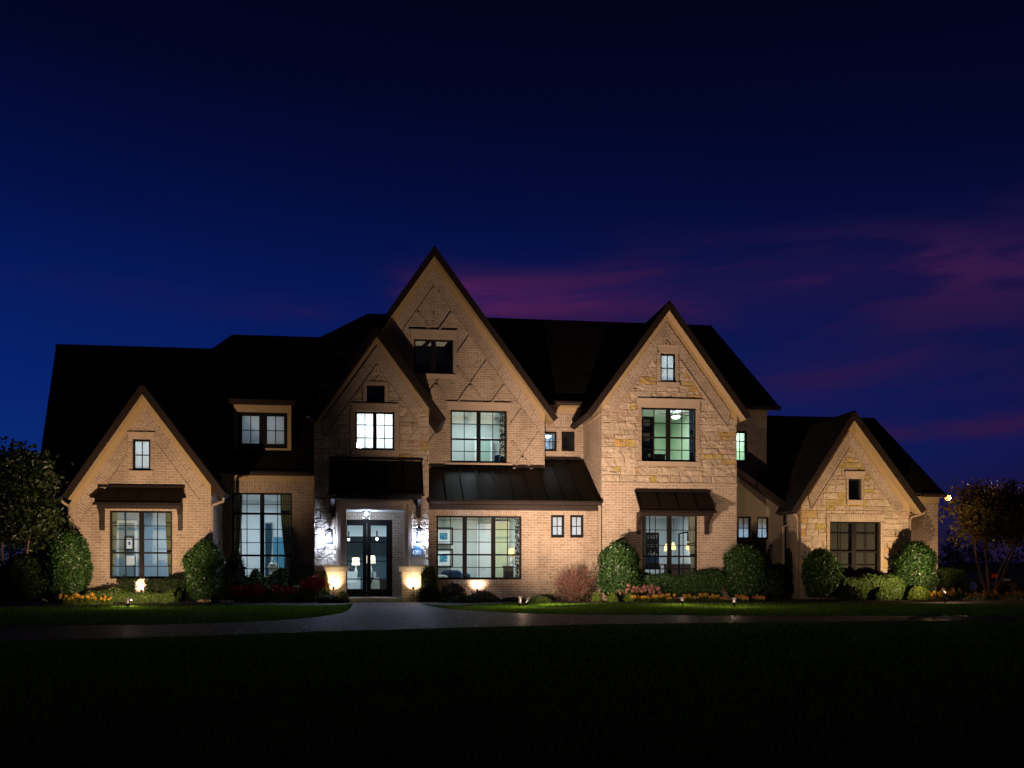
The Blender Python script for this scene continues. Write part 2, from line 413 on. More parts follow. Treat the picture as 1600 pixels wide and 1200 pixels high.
def bed(front, back, name): fill([G(*p) for p in smooth(front)]+[Vector((X(p[0], p[1]), p[1], 0)) for p in reversed(back)], MULCH, .004, name, label='dark mulch bed along the house front', cat='flower bed')
bed([(-120, 950), (40, 949), (150, 946), (260, 944.5), (400, 945), (500, 946), (543, 944), (548, 940)], [(-120, 6), (60, 2.4), (500, 2.4), (548, .2)], 'mulch_bed')
bed([(652, 940), (664, 944), (710, 946), (790, 942.5), (850, 941.5), (1000, 943), (1200, 942.5), (1400, 943), (1600, 943), (1800, 943)], [(652, .2), (940, 1), (1460, 2.6), (1800, 3)], 'planting_bed')

# short blades over the part of the lawn the lamps reach
mb = MB()
def blade(p):
    h = R.uniform(.025, .055); a = R.uniform(0, 6.28); d = Vector((math.cos(a), math.sin(a), 0))*.008; ln = Vector((R.uniform(-1, 1), R.uniform(-1, 1), 0))*h*.5
    b = len(mb.v); k = mb.mi(BLADE); mb.v += [tuple(p-d), tuple(p+d), tuple(p+ln+Vector((0, 0, h)))]; mb.f.append((b, b+1, b+2)); mb.m.append(k); mb.col.append(mb.c); mb.uv += [(0, 0)]*3
def interp(c, x):
    for (xa, ya), (xb, yb) in zip(c, c[1:]):
        if xa <= x <= xb: return ya+(yb-ya)*(x-xa)/max(xb-xa, 1e-6)
    return c[0][1] if x < c[0][0] else c[-1][1]
bl = [(-60, 951), (150, 948), (400, 947), (543, 948)]; br_ = [(690, 950), (790, 945), (850, 943.5), (1620, 944.5)]
for i in range(70000):
    px = R.uniform(-40, 1640)
    if 543 < px < 690: continue
    top = interp(bl, px) if px < 600 else interp(br_, px)
    bot = interp(far_l, px) if px < 600 else interp(far_r, px)
    if bot-top < 1.5: continue
    ta, tb = 1/(top-CY0), 1/(bot-CY0); py = CY0+1/R.uniform(tb, ta)
    blade(G(px, py))
for i in range(80000):                # nearer lawn this side of the drive
    px = R.uniform(-40, 1640); top = interp(near, px)+1.5; ta, tb = 1/(top-CY0), 1/(1195-CY0)
    blade(G(px, CY0+1/R.uniform(tb, ta)))
tag(mb.build('grass'), 'short mown grass between the beds and the drive', 'grass', kind='stuff')

# ---------------------------------------------------------------- the house
HOUSE = thing('brick_house', (0, 3, 0), 'wide two storey brick and stone house with steep dark gables and lit windows', 'house')
def part(mb, name, parent=HOUSE, **kw): return mb.build(name, parent, **kw)

class Gable: pass
def gable(apex, le, re, wall_l, wall_r, w, over, back, z0=0.0, th=.2, low=(1.6, 1.6), soffit=None):
    soffit = soffit or TRIM
    g = Gable(); wf = w-over; g.w = w; g.wf = wf
    xa, za = P(*apex, wf); xl, zl = P(*le, wf); xr, zr = P(*re, wf)
    g.xa, g.za = xa, za; g.pl = (za-zl)/(xa-xl); g.pr = (za-zr)/(xr-xa)
    mb = MB()
    vt = th*math.sqrt(1+((g.pl+g.pr)/2)**2); g.vt = vt
    for p, (xe, ze), s in ((g.pl, (xl, zl), -1), (g.pr, (xr, zr), 1)):
        a = math.atan(p); ix, iz = xe-s*math.sin(a)*th, ze-math.cos(a)*th
        iz = za-vt-p*abs(ix-xa)
        o = [(xa, za), (xe, ze), (ix, iz), (xa, za-vt)]
        bl_ = low[0 if s < 0 else 1]; L = math.hypot(xe-xa, ze-za)
        # outer shingles, soffit, fascia, end
        mb.face([(o[0][0], wf, o[0][1]), (o[1][0], wf, o[1][1]), (o[1][0], bl_, o[1][1]), (o[0][0], back, o[0][1])], SHINGLE, [(wf, L), (wf, 0), (bl_, 0), (back, L)])
        mb.face([(x, wf, z) for x, z in o], FASCIA)
        mb.face([(o[3][0], wf, o[3][1]), (o[2][0], wf, o[2][1]), (o[2][0], bl_, o[2][1]), (o[3][0], back, o[3][1])], soffit)
        mb.face([(o[1][0], wf, o[1][1]), (o[2][0], wf, o[2][1]), (o[2][0], bl_, o[2][1]), (o[1][0], bl_, o[1][1])], FASCIA)
        # drip moulding standing proud of the fascia
        d = Vector((xe-xa, 0, ze-za)).normalized(); nrm = Vector((-d.z*s, 0, d.x*s)); nrm = nrm if nrm.z > 0 else -nrm
        A0 = Vector((xa, wf-.02, za))-nrm*.035+d*.02; B0 = Vector((xe, wf-.02, ze))-nrm*.035
        mb.bar(A0, B0, .03, .07, FASCIA, up=nrm)
    part(mb, 'gable_roof')
    g.x0, g.x1 = X(wall_l, w), X(wall_r, w); g.z0 = z0
    g.under = lambda x, v=0.0: g.za-g.vt-v-(g.pl*(g.xa-x) if x < g.xa else g.pr*(x-g.xa))
    g.poly = [(g.x0, z0), (g.x1, z0), (g.x1, g.under(g.x1)), (g.xa, g.under(g.xa)), (g.x0, g.under(g.x0))]
    # frieze board under the soffit
    mb = MB(); fv = .17*math.sqrt(1+g.pl**2)
    for xe in (g.x0, g.x1):
        q = [(xe, g.under(xe, fv)), (xe, g.under(xe)), (g.xa, g.under(g.xa)), (g.xa, g.under(g.xa, fv))]
        mb.prism(q if xe > g.xa else q[::-1], w-.045, w+.02, TRIM, back=False)
    part(mb, 'rake_trim')
    g.fv = fv; return g
def rake_band(g, wide, stop=.25, proud=.035, holes=()):
    mb = MB(); v0 = g.fv
    for xe, p in ((g.x0, g.pl), (g.x1, g.pr)):
        sl = math.sqrt(1+p*p); v1 = v0+wide*sl; s = 1 if xe > g.xa else -1
        xe2 = xe-s*stop; y = g.w-proud
        q = [(g.xa, g.under(g.xa, v0)), (xe2, g.under(xe2, v0)), (xe2-s*.12, g.under(xe2-s*.12, v1)), (g.xa, g.under(g.xa, v1))]
        if s > 0: q = q[::-1]
        dv = Vector((s/sl, -p/sl)); nv = Vector((s*p/sl, 1/sl))
        for c in carve([q], holes):
            mb.face([(x, y, z) for x, z in c], BRICK, [(Vector(a).dot(nv), Vector(a).dot(dv)) for a in c])
            for i in range(len(c)):
                a, b = c[i], c[(i+1) % len(c)]; mb.face([(a[0], y, a[1]), (a[0], g.w+.01, a[1]), (b[0], g.w+.01, b[1]), (b[0], y, b[1])], BRICK)
        # projecting header course along the inner edge
        for c in clip_line((g.xa, g.under(g.xa, v1)), (xe2-s*.12, g.under(xe2-s*.12, v1)), holes):
            mb.bar((c[0][0], y-.0, c[0][1]), (c[1][0], y-.0, c[1][1]), .06, .04, BRICK, up=(nv.x, 0, nv.y))
    part(mb, 'brick_band')
def clip_line(a, b, holes, inside=None):
    L = math.hypot(b[0]-a[0], b[1]-a[1]); n = max(2, int(L/.06)); runs = []; cur = None
    for i in range(n):
        t = (i+.5)/n; x, z = a[0]+(b[0]-a[0])*t, a[1]+(b[1]-a[1])*t
        ok = not any(h[0] < x < h[1] and h[2] < z < h[3] for h in holes) and (inside is None or inside(x, z))
        if ok:
            if cur is None: cur = [i, i+1]
            cur[1] = i+1
        elif cur: runs.append(cur); cur = None
    if cur: runs.append(cur)
    f = lambda k: (a[0]+(b[0]-a[0])*k/n, a[1]+(b[1]-a[1])*k/n)
    return [(f(i), f(j)) for i, j in runs if j-i > 1]
def wall(poly, w, holes, m, thick=.2, name='wall', backmat=None):
    mb = MB(); ps = carve([poly], holes)
    for p in ps:
        mb.face([(x, w, z) for x, z in p], m); mb.face([(x, w+thick, z) for x, z in reversed(p)], m)
    n = len(poly)
    for i in range(n):
        a, b = poly[i], poly[(i+1) % n]; mb.face([(a[0], w, a[1]), (a[0], w+thick, a[1]), (b[0], w+thick, b[1]), (b[0], w, b[1])], m)
    for x0, x1, z0, z1 in holes:
        c = [(x0, z0), (x1, z0), (x1, z1), (x0, z1)]
        for i in range(4):
            a, b = c[i], c[(i+1) % 4]; mb.face([(a[0], w, a[1]), (b[0], w, b[1]), (b[0], w+thick, b[1]), (a[0], w+thick, a[1])], m)
    return part(mb, name)
def stonework(region, w, holes, seed, zlo=None, zhi=None, ochre=.09, rows=(.15, .34), name='stone_facing'):
    rr = random.Random(seed); mb = MB()
    x0, x1 = min(p[0] for p in region), max(p[0] for p in region); z0, z1 = min(p[1] for p in region), max(p[1] for p in region)
    z = z0
    rects = []
    while z < z1:
        h = rr.uniform(*rows); x = x0-rr.uniform(0, .5)
        while x < x1:
            wd = rr.uniform(.28, .95) if h < .27 else rr.uniform(.35, 1.1)
            if rr.random() < .3 and h > .24:
                f = rr.uniform(.4, .6); k = x+wd*rr.uniform(.35, .65)
                rects += [(x, x+wd, z, z+h*f), (x, k, z+h*f, z+h), (k, x+wd, z+h*f, z+h)]
            else: rects.append((x, x+wd, z, z+h))
            x += wd
        z += h
    for (a, b, c, d) in rects:
        j = .005
        p = clip_convex([(a+j, c+j), (b-j, c+j), (b-j, d-j), (a+j, d-j)], region)
        for q in (carve([p], holes) if p else []):
            if area(q) < .004: continue
            k = rr.random()
            if k < ochre: col = (rr.uniform(.42, .50), rr.uniform(.30, .35), rr.uniform(.09, .14))
            elif k < ochre+.15: col = (rr.uniform(.40, .45), rr.uniform(.32, .355), rr.uniform(.24, .27))
            else:
                t = rr.uniform(.92, 1.15); col = (.47*t, .39*t, .305*t)
            mb.c = col; base = w-rr.uniform(.010, .026)
            cx, cz = sum(v[0] for v in q)/len(q), sum(v[1] for v in q)/len(q)
            # rough split face: bevelled rim, uneven middle
            inn = [(cx+(v[0]-cx)*.93, cz+(v[1]-cz)*.88) for v in q]
            ys = [base-rr.uniform(0, .016) for _ in q]; cy = base-rr.uniform(-.003, .020)
            yr = w-.006
            for i in range(len(q)):
                m2 = (i+1) % len(q)
                mb.face([(q[i][0], yr, q[i][1]), (q[m2][0], yr, q[m2][1]), (inn[m2][0], ys[m2], inn[m2][1]), (inn[i][0], ys[i], inn[i][1])], STONE)
                mb.face([(inn[i][0], ys[i], inn[i][1]), (inn[m2][0], ys[m2], inn[m2][1]), (cx, cy, cz)], STONE)
                mb.face([(q[i][0], yr, q[i][1]), (q[i][0], w+.005, q[i][1]), (q[m2][0], w+.005, q[m2][1]), (q[m2][0], yr, q[m2][1])], STONE)
    return part(mb, name)
def rect(px0, py0, px1, py1, w):
    c = (px0+px1)/2
    return (X(px0, w), X(px1, w), Z(py1, w, c), Z(py0, w, c))
def window(r, w, cols=2, sashes=2, thin=(), thick=(), glass=GLASS, mull=.13, fr=.055, sill=False, lintel=False, name='window', trim=None, set_in=.07, rail=.055):
    x0, x1, z0, z1 = r; y = w+set_in; H = z1-z0
    mb = MB(); d = .07
    mb.box(x0, x1, y, y+d, z0, z0+fr*1.3, BLACK); mb.box(x0, x1, y, y+d, z1-fr, z1, BLACK)
    mb.box(x0, x0+fr, y-.001, y+d, z0+fr*1.3, z1-fr, BLACK); mb.box(x1-fr, x1, y-.001, y+d, z0+fr*1.3, z1-fr, BLACK)
    xi0, xi1 = x0+fr, x1-fr
    sw = (xi1-xi0-mull*(sashes-1))/sashes
    for i in range(sashes):
        a = xi0+i*(sw+mull); b = a+sw
        if i < sashes-1: mb.box(b, b+mull, y-.012, y+d, z0+fr*1.3, z1-fr, BLACK)
        for k in range(1, cols):
            xc = a+sw*k/cols; mb.box(xc-.0125, xc+.0125, y+.022, y+.05, z0+fr*1.3, z1-fr, BLACK)
        for f in thin: zc = z1-H*f; mb.box(a, b, y+.02, y+.052, zc-.0125, zc+.0125, BLACK)
        for f in thick: zc = z1-H*f; mb.box(a, b, y+.004, y+d, zc-rail/2, zc+rail/2, BLACK)
    win = part(mb, name)
    gm = MB(); gm.box(x0+.01, x1-.01, y+.034, y+.040, z0+.01, z1-.01, glass); gm.build('pane', win)
    if sill:
        sm = MB(); e = .09 if sill is True else sill; sm.box(x0-e, x1+e, w-.07, w+.06, z0-.16, z0-.012, CAST); sm.build('sill', win)
    if lintel:
        sm = MB(); e = .12; h = lintel; sm.box(x0-e, x1+e, w-.05, w+.05, z1+.005, z1+h, CAST); sm.box(x0-e-.03, x1+e+.03, w-.09, w+.045, z1+h, z1+h+.05, CAST); sm.build('lintel', win)
    return win
def side_brick(r, w, wid=.11, name='brick_jamb'):       # narrow brick quoin strip round an opening in stone
    x0, x1, z0, z1 = r; mb = MB()
    mb.box(x0-wid, x0-.002, w-.045, w+.04, z0, z1, BRICK); part(mb, name); mb = MB(); mb.box(x1+.002, x1+wid, w-.045, w+.04, z0, z1, BRICK); return part(mb, name)
def soldier(x0, x1, z0, z1, w, proud=.02, name='soldier_course'):
    mb = MB(); y = w-proud
    mb.box(x0, x1, y, w+.01, z0, z1, BRICK)
    u = [(p[2], p[0]) for p in mb.v[:4]]; mb.uv[0:4] = u; return part(mb, name)
def room(x0, x1, y0, y1, z0, z1, wc, cc=None, fc=None, power=30, color=ROOM, size=None, light=True, lz=None, lpos=None):
    if x0 > x1: x0, x1 = x1, x0
    mb = MB(); cc = cc or WHITE; fc = fc or FLOOR
    mb.face([(x0, y1, z0), (x1, y1, z0), (x1, y1, z1), (x0, y1, z1)], wc)
    mb.face([(x0, y0, z0), (x0, y1, z0), (x0, y1, z1), (x0, y0, z1)], wc); mb.face([(x1, y1, z0), (x1, y0, z0), (x1, y0, z1), (x1, y1, z1)], wc)
    mb.face([(x0, y0, z1), (x0, y1, z1), (x1, y1, z1), (x1, y0, z1)], cc); mb.face([(x0, y0, z0), (x1, y0, z0), (x1, y1, z0), (x0, y1, z0)], fc)
    o = part(mb, 'room')
    if light:
        s = size or min(x1-x0, y1-y0)*.35
        c = lpos or ((x0+x1)/2, (y0+y1)/2)
        l = lamp('room_lamp', 'AREA', (c[0], c[1], (lz or z1)-.06), power*1.55, color, HOUSE, shape='DISK', size=s)
    return o
FLOOR = mat('wood_floor', color=(.22, .16, .11), rough=.5, noise=.2, nscale=3)
def brick_box(x0, x1, y0, y1, z0, z1, m=BRICK, name='wall'):
    mb = MB(); mb.box(x0, x1, y0, y1, z0, z1, m); return part(mb, name)
def downspout(pts, r=.045, m=SPOUT):
    mb = MB(); mb.tube(pts, r, m, n=6)
    mb2 = part(mb, 'downspout'); return mb2
def canopy(px0, px1, pyt, pyb, w, depth, rise_px, brk=None, ribs=4, name='canopy'):
    """small standing-seam roof hung on the wall; pyt / pyb top and drip line as seen"""
    c = (px0+px1)/2; wf = w-depth
    x0, x1 = X(px0, w), X(px1, w); zt = Z(pyt, w, c); zb = Z(pyb, wf, c)
    mb = MB(); t = .05
    prof = [(w, zt), (wf, zb), (wf, zb-t), (w, zt-t-.02)]
    mb.face([(x0, w, zt), (x0, wf, zb), (x1, wf, zb), (x1, w, zt)], BRONZE)
    mb.face([(x0, w, zt-t), (x1, w, zt-t), (x1, wf, zb-t), (x0, wf, zb-t)], FASCIA)
    for x in (x0, x1): mb.face([(x, w, zt), (x, wf, zb), (x, wf, zb-t), (x, w, zt-t)], FASCIA)
    mb.face([(x0, wf, zb), (x0, wf, zb-t), (x1, wf, zb-t), (x1, wf, zb)], FASCIA)
    for k in range(ribs+1):
        x = x0+.02+(x1-x0-.04)*k/ribs; n = Vector((0, -(zt-zb), depth)).normalized()
        mb.bar(Vector((x, w, zt))+n*.018, Vector((x, wf, zb))+n*.018, .02, .036, BRONZE, up=n)
    mb.box(x0-.02, x1+.02, w-.08, w-.001, zt-.02, zt+.05, BRONZE)
    cano = part(mb, name)
    bm = MB(); bm.box(x0+.06, x1-.06, wf+.03, wf+.13, zb-.19, zb-t-.004, FASCIA)
    for x in (x0+.11, x1-.11): bm.box(x-.05, x+.05, wf+.131, w-.001, zb-.15, zb-.052, FASCIA)
    bm.build('beam', cano)
    gm = MB(); gm.box(x0-.03, x1+.03, wf-.07, wf-.002, zb-.09, zb-.01, BRONZE); gm.build('gutter', cano)
    if brk:
        for x in (x0+.11, x1-.11):
            k = MB(); zl = Z(brk, w, c); d = depth-.15
            pts = [(w-.001, zl), (w-.12, zl), (w-.14, zl+(zb-zl)*.45), (w-d*.55, zb-.33), (w-d, zb-.155), (w-.001, zb-.155)]
            for s in (-.06, .06): k.face([(x+s, y, z) for y, z in (pts if s < 0 else pts[::-1])], FASCIA)
            for i in range(len(pts)):
                a, b = pts[i], pts[(i+1) % len(pts)]; k.face([(x-.06, *a), (x+.06, *a), (x+.06, *b), (x-.06, *b)], FASCIA)
            k.build('bracket', cano)
    return cano, x0, x1, zt, zb, wf

def grow(r, e): return (r[0]-e, r[1]+e, r[2]-e, r[3]+e)
EAVE_SOFFIT = []
def slope_roof(pts, m=SHINGLE, th=.16, name='roof'):
    """thick roof plane from its outline (front eave first), underside painted"""
    mb = MB(); P3 = [Vector(p) for p in pts]; n = (P3[1]-P3[0]).cross(P3[2]-P3[0]).normalized()
    if n.z < 0: n = -n
    lo = [p-n*th for p in P3]; e = (P3[1]-P3[0]).normalized(); v = n.cross(e)
    mb.face(P3, m, [(p.dot(e), p.dot(v)) for p in P3]); mb.face(lo[::-1], TRIM)
    for i in range(len(P3)): j = (i+1) % len(P3); mb.face([P3[i], P3[j], lo[j], lo[i]], FASCIA if i == 0 and abs(P3[0].z-min(p.z for p in P3)) < .01 else m)
    return part(mb, name)
def gutter(x0, x1, y, z, ends=None):
    mb = MB()
    pr = [(0, 0), (-.13, .015), (-.14, -.05), (-.10, -.11), (-.02, -.12), (0, -.12)]
    for i in range(len(pr)):
        a, b = pr[i], pr[(i+1) % len(pr)]; mb.face([(x0, y+a[0], z+a[1]), (x1, y+a[0], z+a[1]), (x1, y+b[0], z+b[1]), (x0, y+b[0], z+b[1])], FASCIA)
    for x in (x0, x1): mb.face([(x, y+a, z+b) for a, b in pr], FASCIA)
    return part(mb, 'gutter')
def frieze(x0, x1, w, z1, h=.2, y_out=None):
    mb = MB(); mb.box(x0, x1, w-.04, w+.02, z1-h, z1, TRIM)
    if y_out is not None: mb.box(x0, x1, y_out, w+.02, z1+.002, z1+.03, TRIM)
    return part(mb, 'eave_trim')

# --- left gable wing, brick
gA = gable((222, 598), (97, 775), (353, 772), 108, 330, 0, .42, 5.5, low=(1.8, .3))
rA = rect(171, 798, 269, 904, 0); rA2 = rect(207, 686, 235, 735, 0)
wall(gA.poly, 0, [rA, rA2], BRICK)
hA2 = (rA2[0]-.14, rA2[1]+.14, rA2[2]-.2, rA2[3]+.24)
rake_band(gA, .42, holes=[hA2])
window(rA, 0, 2, 2, (.22, .42, .82), (.62,), mull=.14, trim=1)
window(rA2, 0, 2, 1, (.5,), (), glass=FROST, sill=True, lintel=.16, fr=.06)
soldier(rA[0]-.05, rA[1]+.05, rA[3]+.02, rA[3]+.24, 0); soldier(rA[0]-.1, rA[1]+.1, rA[2]-.13, rA[2]-.01, 0, .05, 'brick_sill')
canopy(155, 288, 761, 785, 0, .5, 24, brk=829, ribs=4)
brick_box(gA.x1-.2, gA.x1, .2, 2.4, 0, gA.under(gA.x1)); brick_box(gA.x0, gA.x0+.2, .2, 2.4, 0, gA.under(gA.x0))
# --- recessed brick bay left of the entry, and the far left end
wB = 2.2
rB = rect(362, 770, 456, 905, wB)
xb0, xb1 = gA.x1-.05, X(492, wB); zB = Z(742, 1.8, 420)
wall([(xb0, 0), (xb1, 0), (xb1, zB), (xb0, zB)], wB, [rB], BRICK)
window(rB, wB, 2, 2, (.13, .42, .575, .88), (.24, .725), mull=.14, rail=.07)
soldier(rB[0]-.05, rB[1]+.12, rB[3]+.015, rB[3]+.42, wB)
frieze(xb0, xb1, wB, zB-.0, .17, y_out=1.85); gutter(gA.x1+.35, X(489, 1.8), 1.8, zB+.1)
xl0 = X(66, wB)
wall([(xl0, 0), (gA.x0+.05, 0), (gA.x0+.05, zB), (xl0, zB)], wB, [], BRICK)
brick_box(xl0, xl0+.2, wB+.2, 9, 0, zB); frieze(xl0, gA.x0, wB, zB, .17, y_out=1.85)
# left roof: ridge runs along the front, verge at the far left leaning out slightly
zr = Z(541, 5.9, 210); xr0 = X(88, 5.9); xe0 = X(60, 1.8)
ze = zB+.12
slope_roof([(xe0, 1.8, ze), (X(500, 1.8), 1.8, ze), (X(560, 5.9), 5.9, zr), (xr0, 5.9, zr)])
slope_roof([(xe0, 10.0, ze), (xr0, 5.9, zr), (X(560, 5.9), 5.9, zr), (X(500, 1.8), 10.0, ze)])
# middle roof, a little higher, hipped on the left
zm = Z(525, 6.4, 440); xm0 = X(363, 6.4); xm1 = X(600, 6.4)
slope_roof([(X(300, 4.6), 4.6, zm-2.2), (xm1, 4.6, zm-2.2), (xm1, 6.4, zm), (xm0, 6.4, zm)])
slope_roof([(X(290, 6.4)-.3, 6.4, zm-1.5), (X(300, 4.6), 4.6, zm-2.2), (xm0, 6.4, zm)])
slope_roof([(xm0, 6.4, zm), (xm1, 6.4, zm), (xm1, 9.5, zm-3), (xm0-2.5, 9.5, zm-3)])
# dormer
wD0 = 2.45; rd = rect(372, 644, 449, 700, wD0)
xd0, xd1 = X(365, wD0), X(455, wD0); zd0, zd1 = Z(708, wD0, 410), Z(633, wD0, 410)
wall([(xd0, zd0), (xd1, zd0), (xd1, zd1), (xd0, zd1)], wD0, [rd], TRIM, name='dormer_wall')
window(rd, wD0, 2, 2, (.5,), (), glass=FROST, mull=.26, fr=.12, name='dormer_window')
mb = MB(); mb.box(xd0, xd0+.06, wD0+.2, 4.6, zd0, zd1, SHINGLE); part(mb, 'dormer_cheek'); mb = MB(); mb.box(xd1-.06, xd1, wD0+.2, 4.6, zd0, zd1, SHINGLE); part(mb, 'dormer_cheek')
mb = MB(); mb.box(X(359, wD0), X(461, wD0), wD0-.16, 4.7, zd1+.002, zd1+.17, FASCIA); part(mb, 'dormer_roof')
mb = MB(); mb.box(xd0+.08, xd1+.1, wD0-.06, wD0+.1, zd0-.16, zd0-.01, BRONZE); part(mb, 'dormer_flashing')

# --- entry gable, stone
gC = gable((589, 505), (483, 652), (697, 654), 491, 670, 0, .40, 4.2, low=(1.6, 2.1), soffit=FASCIA)  # dark soffit paint puts the unlit underside's shade into the colour
rC = rect(555, 643, 616, 703, 0); rC2 = rect(573, 602, 601, 628, 0)
xo0, xo1 = X(541, 0), X(632, 0); zo1 = Z(796, 0, 590)
rDoorway = (xo0, xo1, 0.0, zo1)
zAw = Z(778, 0, 590)
wall(gC.poly, 0, [rC, rC2, (xo0, xo1, -.1, zo1)], MORTAR)
hC = [(rC[0]-.16, rC[1]+.16, rC[2]-.19, rC[3]+.28), (rC2[0]-.12, rC2[1]+.12, rC2[2]-.03, rC2[3]+.12), (X(525, 0), X(643, 0), -.1, Z(780, 0, 585))]
gC_in = [(gC.x0, 0), (gC.x1, 0), (gC.x1, gC.under(gC.x1, gC.fv)), (gC.xa, gC.under(gC.xa, gC.fv)), (gC.x0, gC.under(gC.x0, gC.fv))]
stonework(gC_in, 0, hC, 3, ochre=.02)
rake_band(gC, .36, proud=.09, holes=[grow(hC[0], .0)])
window(rC, 0, 2, 2, (.34, .68), (), mull=.12, lintel=.2, sill=.12)
mb = MB()
for q in ((rC2[0]-.11, rC2[1]+.11, rC2[3], rC2[3]+.11), (rC2[0]-.11, rC2[0], rC2[2], rC2[3]), (rC2[1], rC2[1]+.11, rC2[2], rC2[3]), (rC[0]-.15, rC[0]-.003, rC[2], rC[3]), (rC[1]+.003, rC[1]+.15, rC[2], rC[3])): mb.box(q[0], q[1], -.06, .02, q[2], q[3], CAST)
part(mb, 'stone_trim')
vw = window(rC2, 0, 1, 1, (), (), name='vent_window')
brick_box(gC.x1-.2, gC.x1, .2, 2.6, 0, gC.under(gC.x1)); brick_box(gC.x0, gC.x0+.2, .2, 2.5, 0, gC.under(gC.x0))
# awning over the front door
cn, ca0, ca1, czt, czb, cwf = canopy(516, 660, 718, 770, 0, .95, 50, brk=809, ribs=5, name='entry_canopy')
mb = MB(); mb.box(X(527, 0), X(641, 0), -.10, -.006, Z(784, 0, 585), Z(776, 0, 585), TRIM); part(mb, 'entry_trim')
# cast-stone portal and recess
wR = 1.5; zs = .11
px_o0, px_o1 = X(529, 0), X(641, 0); zp = Z(784, 0, 585)
mb = MB()
mb.box(px_o0, xo0, -.13, .3, zs, zp, CAST); mb.box(xo1, px_o1, -.13, .3, zs, zp, CAST); mb.box(xo0, xo1, -.129, .3, zo1, zp, CAST)
mb.box(px_o0-.03, px_o0+.07, -.19, -.131, zs, zp+.03, CAST); mb.box(px_o1-.07, px_o1+.03, -.19, -.131, zs, zp+.03, CAST); mb.box(px_o0+.07, px_o1-.07, -.188, -.131, zp-.08, zp+.03, CAST)
part(mb, 'stone_portal')
xdl, xdr = X(533, wR), X(613, wR); zdt = Z(812, wR, 577)
wall([(xo0-.4, zs), (xo1+.1, zs), (xo1+.1, zo1+.1), (xo0-.4, zo1+.1)], wR, [(xdl, xdr, zs, zdt)], BRICK)
soldier(xo0-.05, xo1, zdt+.02, zo1-.02, wR)
brick_box(xo0-.25, xo0-.05, .301, wR, zs, zo1+.1); brick_box(xo1+.01, xo1+.2, .301, wR, zs, zo1+.1)
mb = MB(); mb.box(xo0-.2, xo1+.2, .301, wR, zo1+.005, zo1+.1, WHITE); part(mb, 'porch_ceiling')
def front_door():
    y = wR+.06; W = xdr-xdl; ct = xdl+W*.50
    fr = MB(); fr.box(xdl, xdl+.07, y, y+.1, zs, zdt, BLACK); fr.box(xdr-.07, xdr, y, y+.1, zs, zdt, BLACK); fr.box(xdl+.07, xdr-.07, y, y+.1, zdt-.09, zdt, BLACK); fr.box(xdl+.07, xdr-.07, y, y+.1, zs, zs+.04, BLACK)
    part(fr, 'door_frame')
    for a, b, s in ((xdl+.07, ct-.004, 1), (ct+.004, xdr-.07, -1)):
        d = MB(); z0, z1 = zs+.04, zdt-.09; st = .13
        d.box(a, a+st, y+.01, y+.07, z0, z1, BLACK); d.box(b-st, b, y+.01, y+.07, z0, z1, BLACK); d.box(a+st, b-st, y+.011, y+.069, z0, z0+.22, BLACK); d.box(a+st, b-st, y+.011, y+.069, z1-.1, z1, BLACK)
        for f in (.27, .53, .775): zc = z1-(z1-z0)*f; d.box(a+st, b-st, y+.015, y+.065, zc-.018, zc+.018, BLACK)
        o = part(d, 'door'); g = MB(); g.box(a+st-.01, b-st+.01, y+.035, y+.041, z0+.2, z1-.09, GLASS); g.build('pane', o)
        h = MB(); hx = (b-.075) if s > 0 else (a+.075); h.box(hx-.055, hx+.055, y-.03, y+.009, z0+.75, z0+1.45, BLACK); h.bar((hx, y-.07, z0+.85), (hx, y-.07, z0+1.35), .03, .03, BLACK); h.build('handle', o)
front_door()
mb = MB(); mb.box(X(538, -.4), X(641, -.4), -.42, wR+.05, .004, zs, CONC); part(mb, 'entry_step')
for a, b in ((494, 543), (625, 674)):
    pa, pb = X(a, -.5), X(b, -.5); zc1, zc0 = Z(884, -.5, (a+b)/2), Z(893, -.5, (a+b)/2)
    mb = MB(); e = .07
    ST = MB()
    reg = [(pa+e, .0), (pb-e, .0), (pb-e, zc0), (pa+e, zc0)]
    mb.box(pa+e, pb-e, -.5, .0, .0, zc0, BRICK)
    # raised corner piers frame a sunk panel
    mb.box(pa+e-.02, pa+e+.14, -.53, -.501, .0, zc0-.001, BRICK); mb.box(pb-e-.14, pb-e+.02, -.53, -.501, .0, zc0-.001, BRICK); mb.box(pa+e+.14, pb-e-.14, -.529, -.501, zc0-.14, zc0-.002, BRICK)
    pr = part(mb, 'entry_pier'); k = MB(); k.box(pa-.02, pb+.02, -.63, -.0, zc0+.002, zc1-.06, LITCAP); k.box(pa-.05, pb+.05, -.67, -.0, zc1-.059, zc1, LITCAP); k.build('cap', pr)

# --- tall centre gable, brick with diamond pattern
wD = 2.15
gD = gable((679, 384), (486, 655), (872, 653), 508, 851, wD, .42, 9.5, z0=4.2, low=(5, 2.7))
rD = rect(704, 641, 792, 723, wD); rD2 = rect(647, 530, 708, 584, wD)
wall(gD.poly, wD, [rD, rD2], BRICK)
rake_band(gD, .36, stop=.1)
window(rD, wD, 2, 2, (.26, .78), (.55,), mull=.14, lintel=.22, sill=.2)
window(rD2, wD, 1, 2, (), (), mull=.16, lintel=.26, sill=.08, fr=.05)
slp = math.sqrt(1+gD.pl**2)
hol = [(rD[0]-.16, rD[1]+.16, rD[2]-.3, rD[3]+.3), (rD2[0]-.16, rD2[1]+.16, rD2[2]-.2, rD2[3]+.34)]
vband = gD.fv+.36*math.sqrt(1+gD.pr**2)+.08
ins = lambda x, z: z < gD.under(x, vband) and z > gD.z0 and gD.x0 < x < gD.x1
mb = MB(); step = .575*46/46
nap = gD.under(gD.xa, vband)
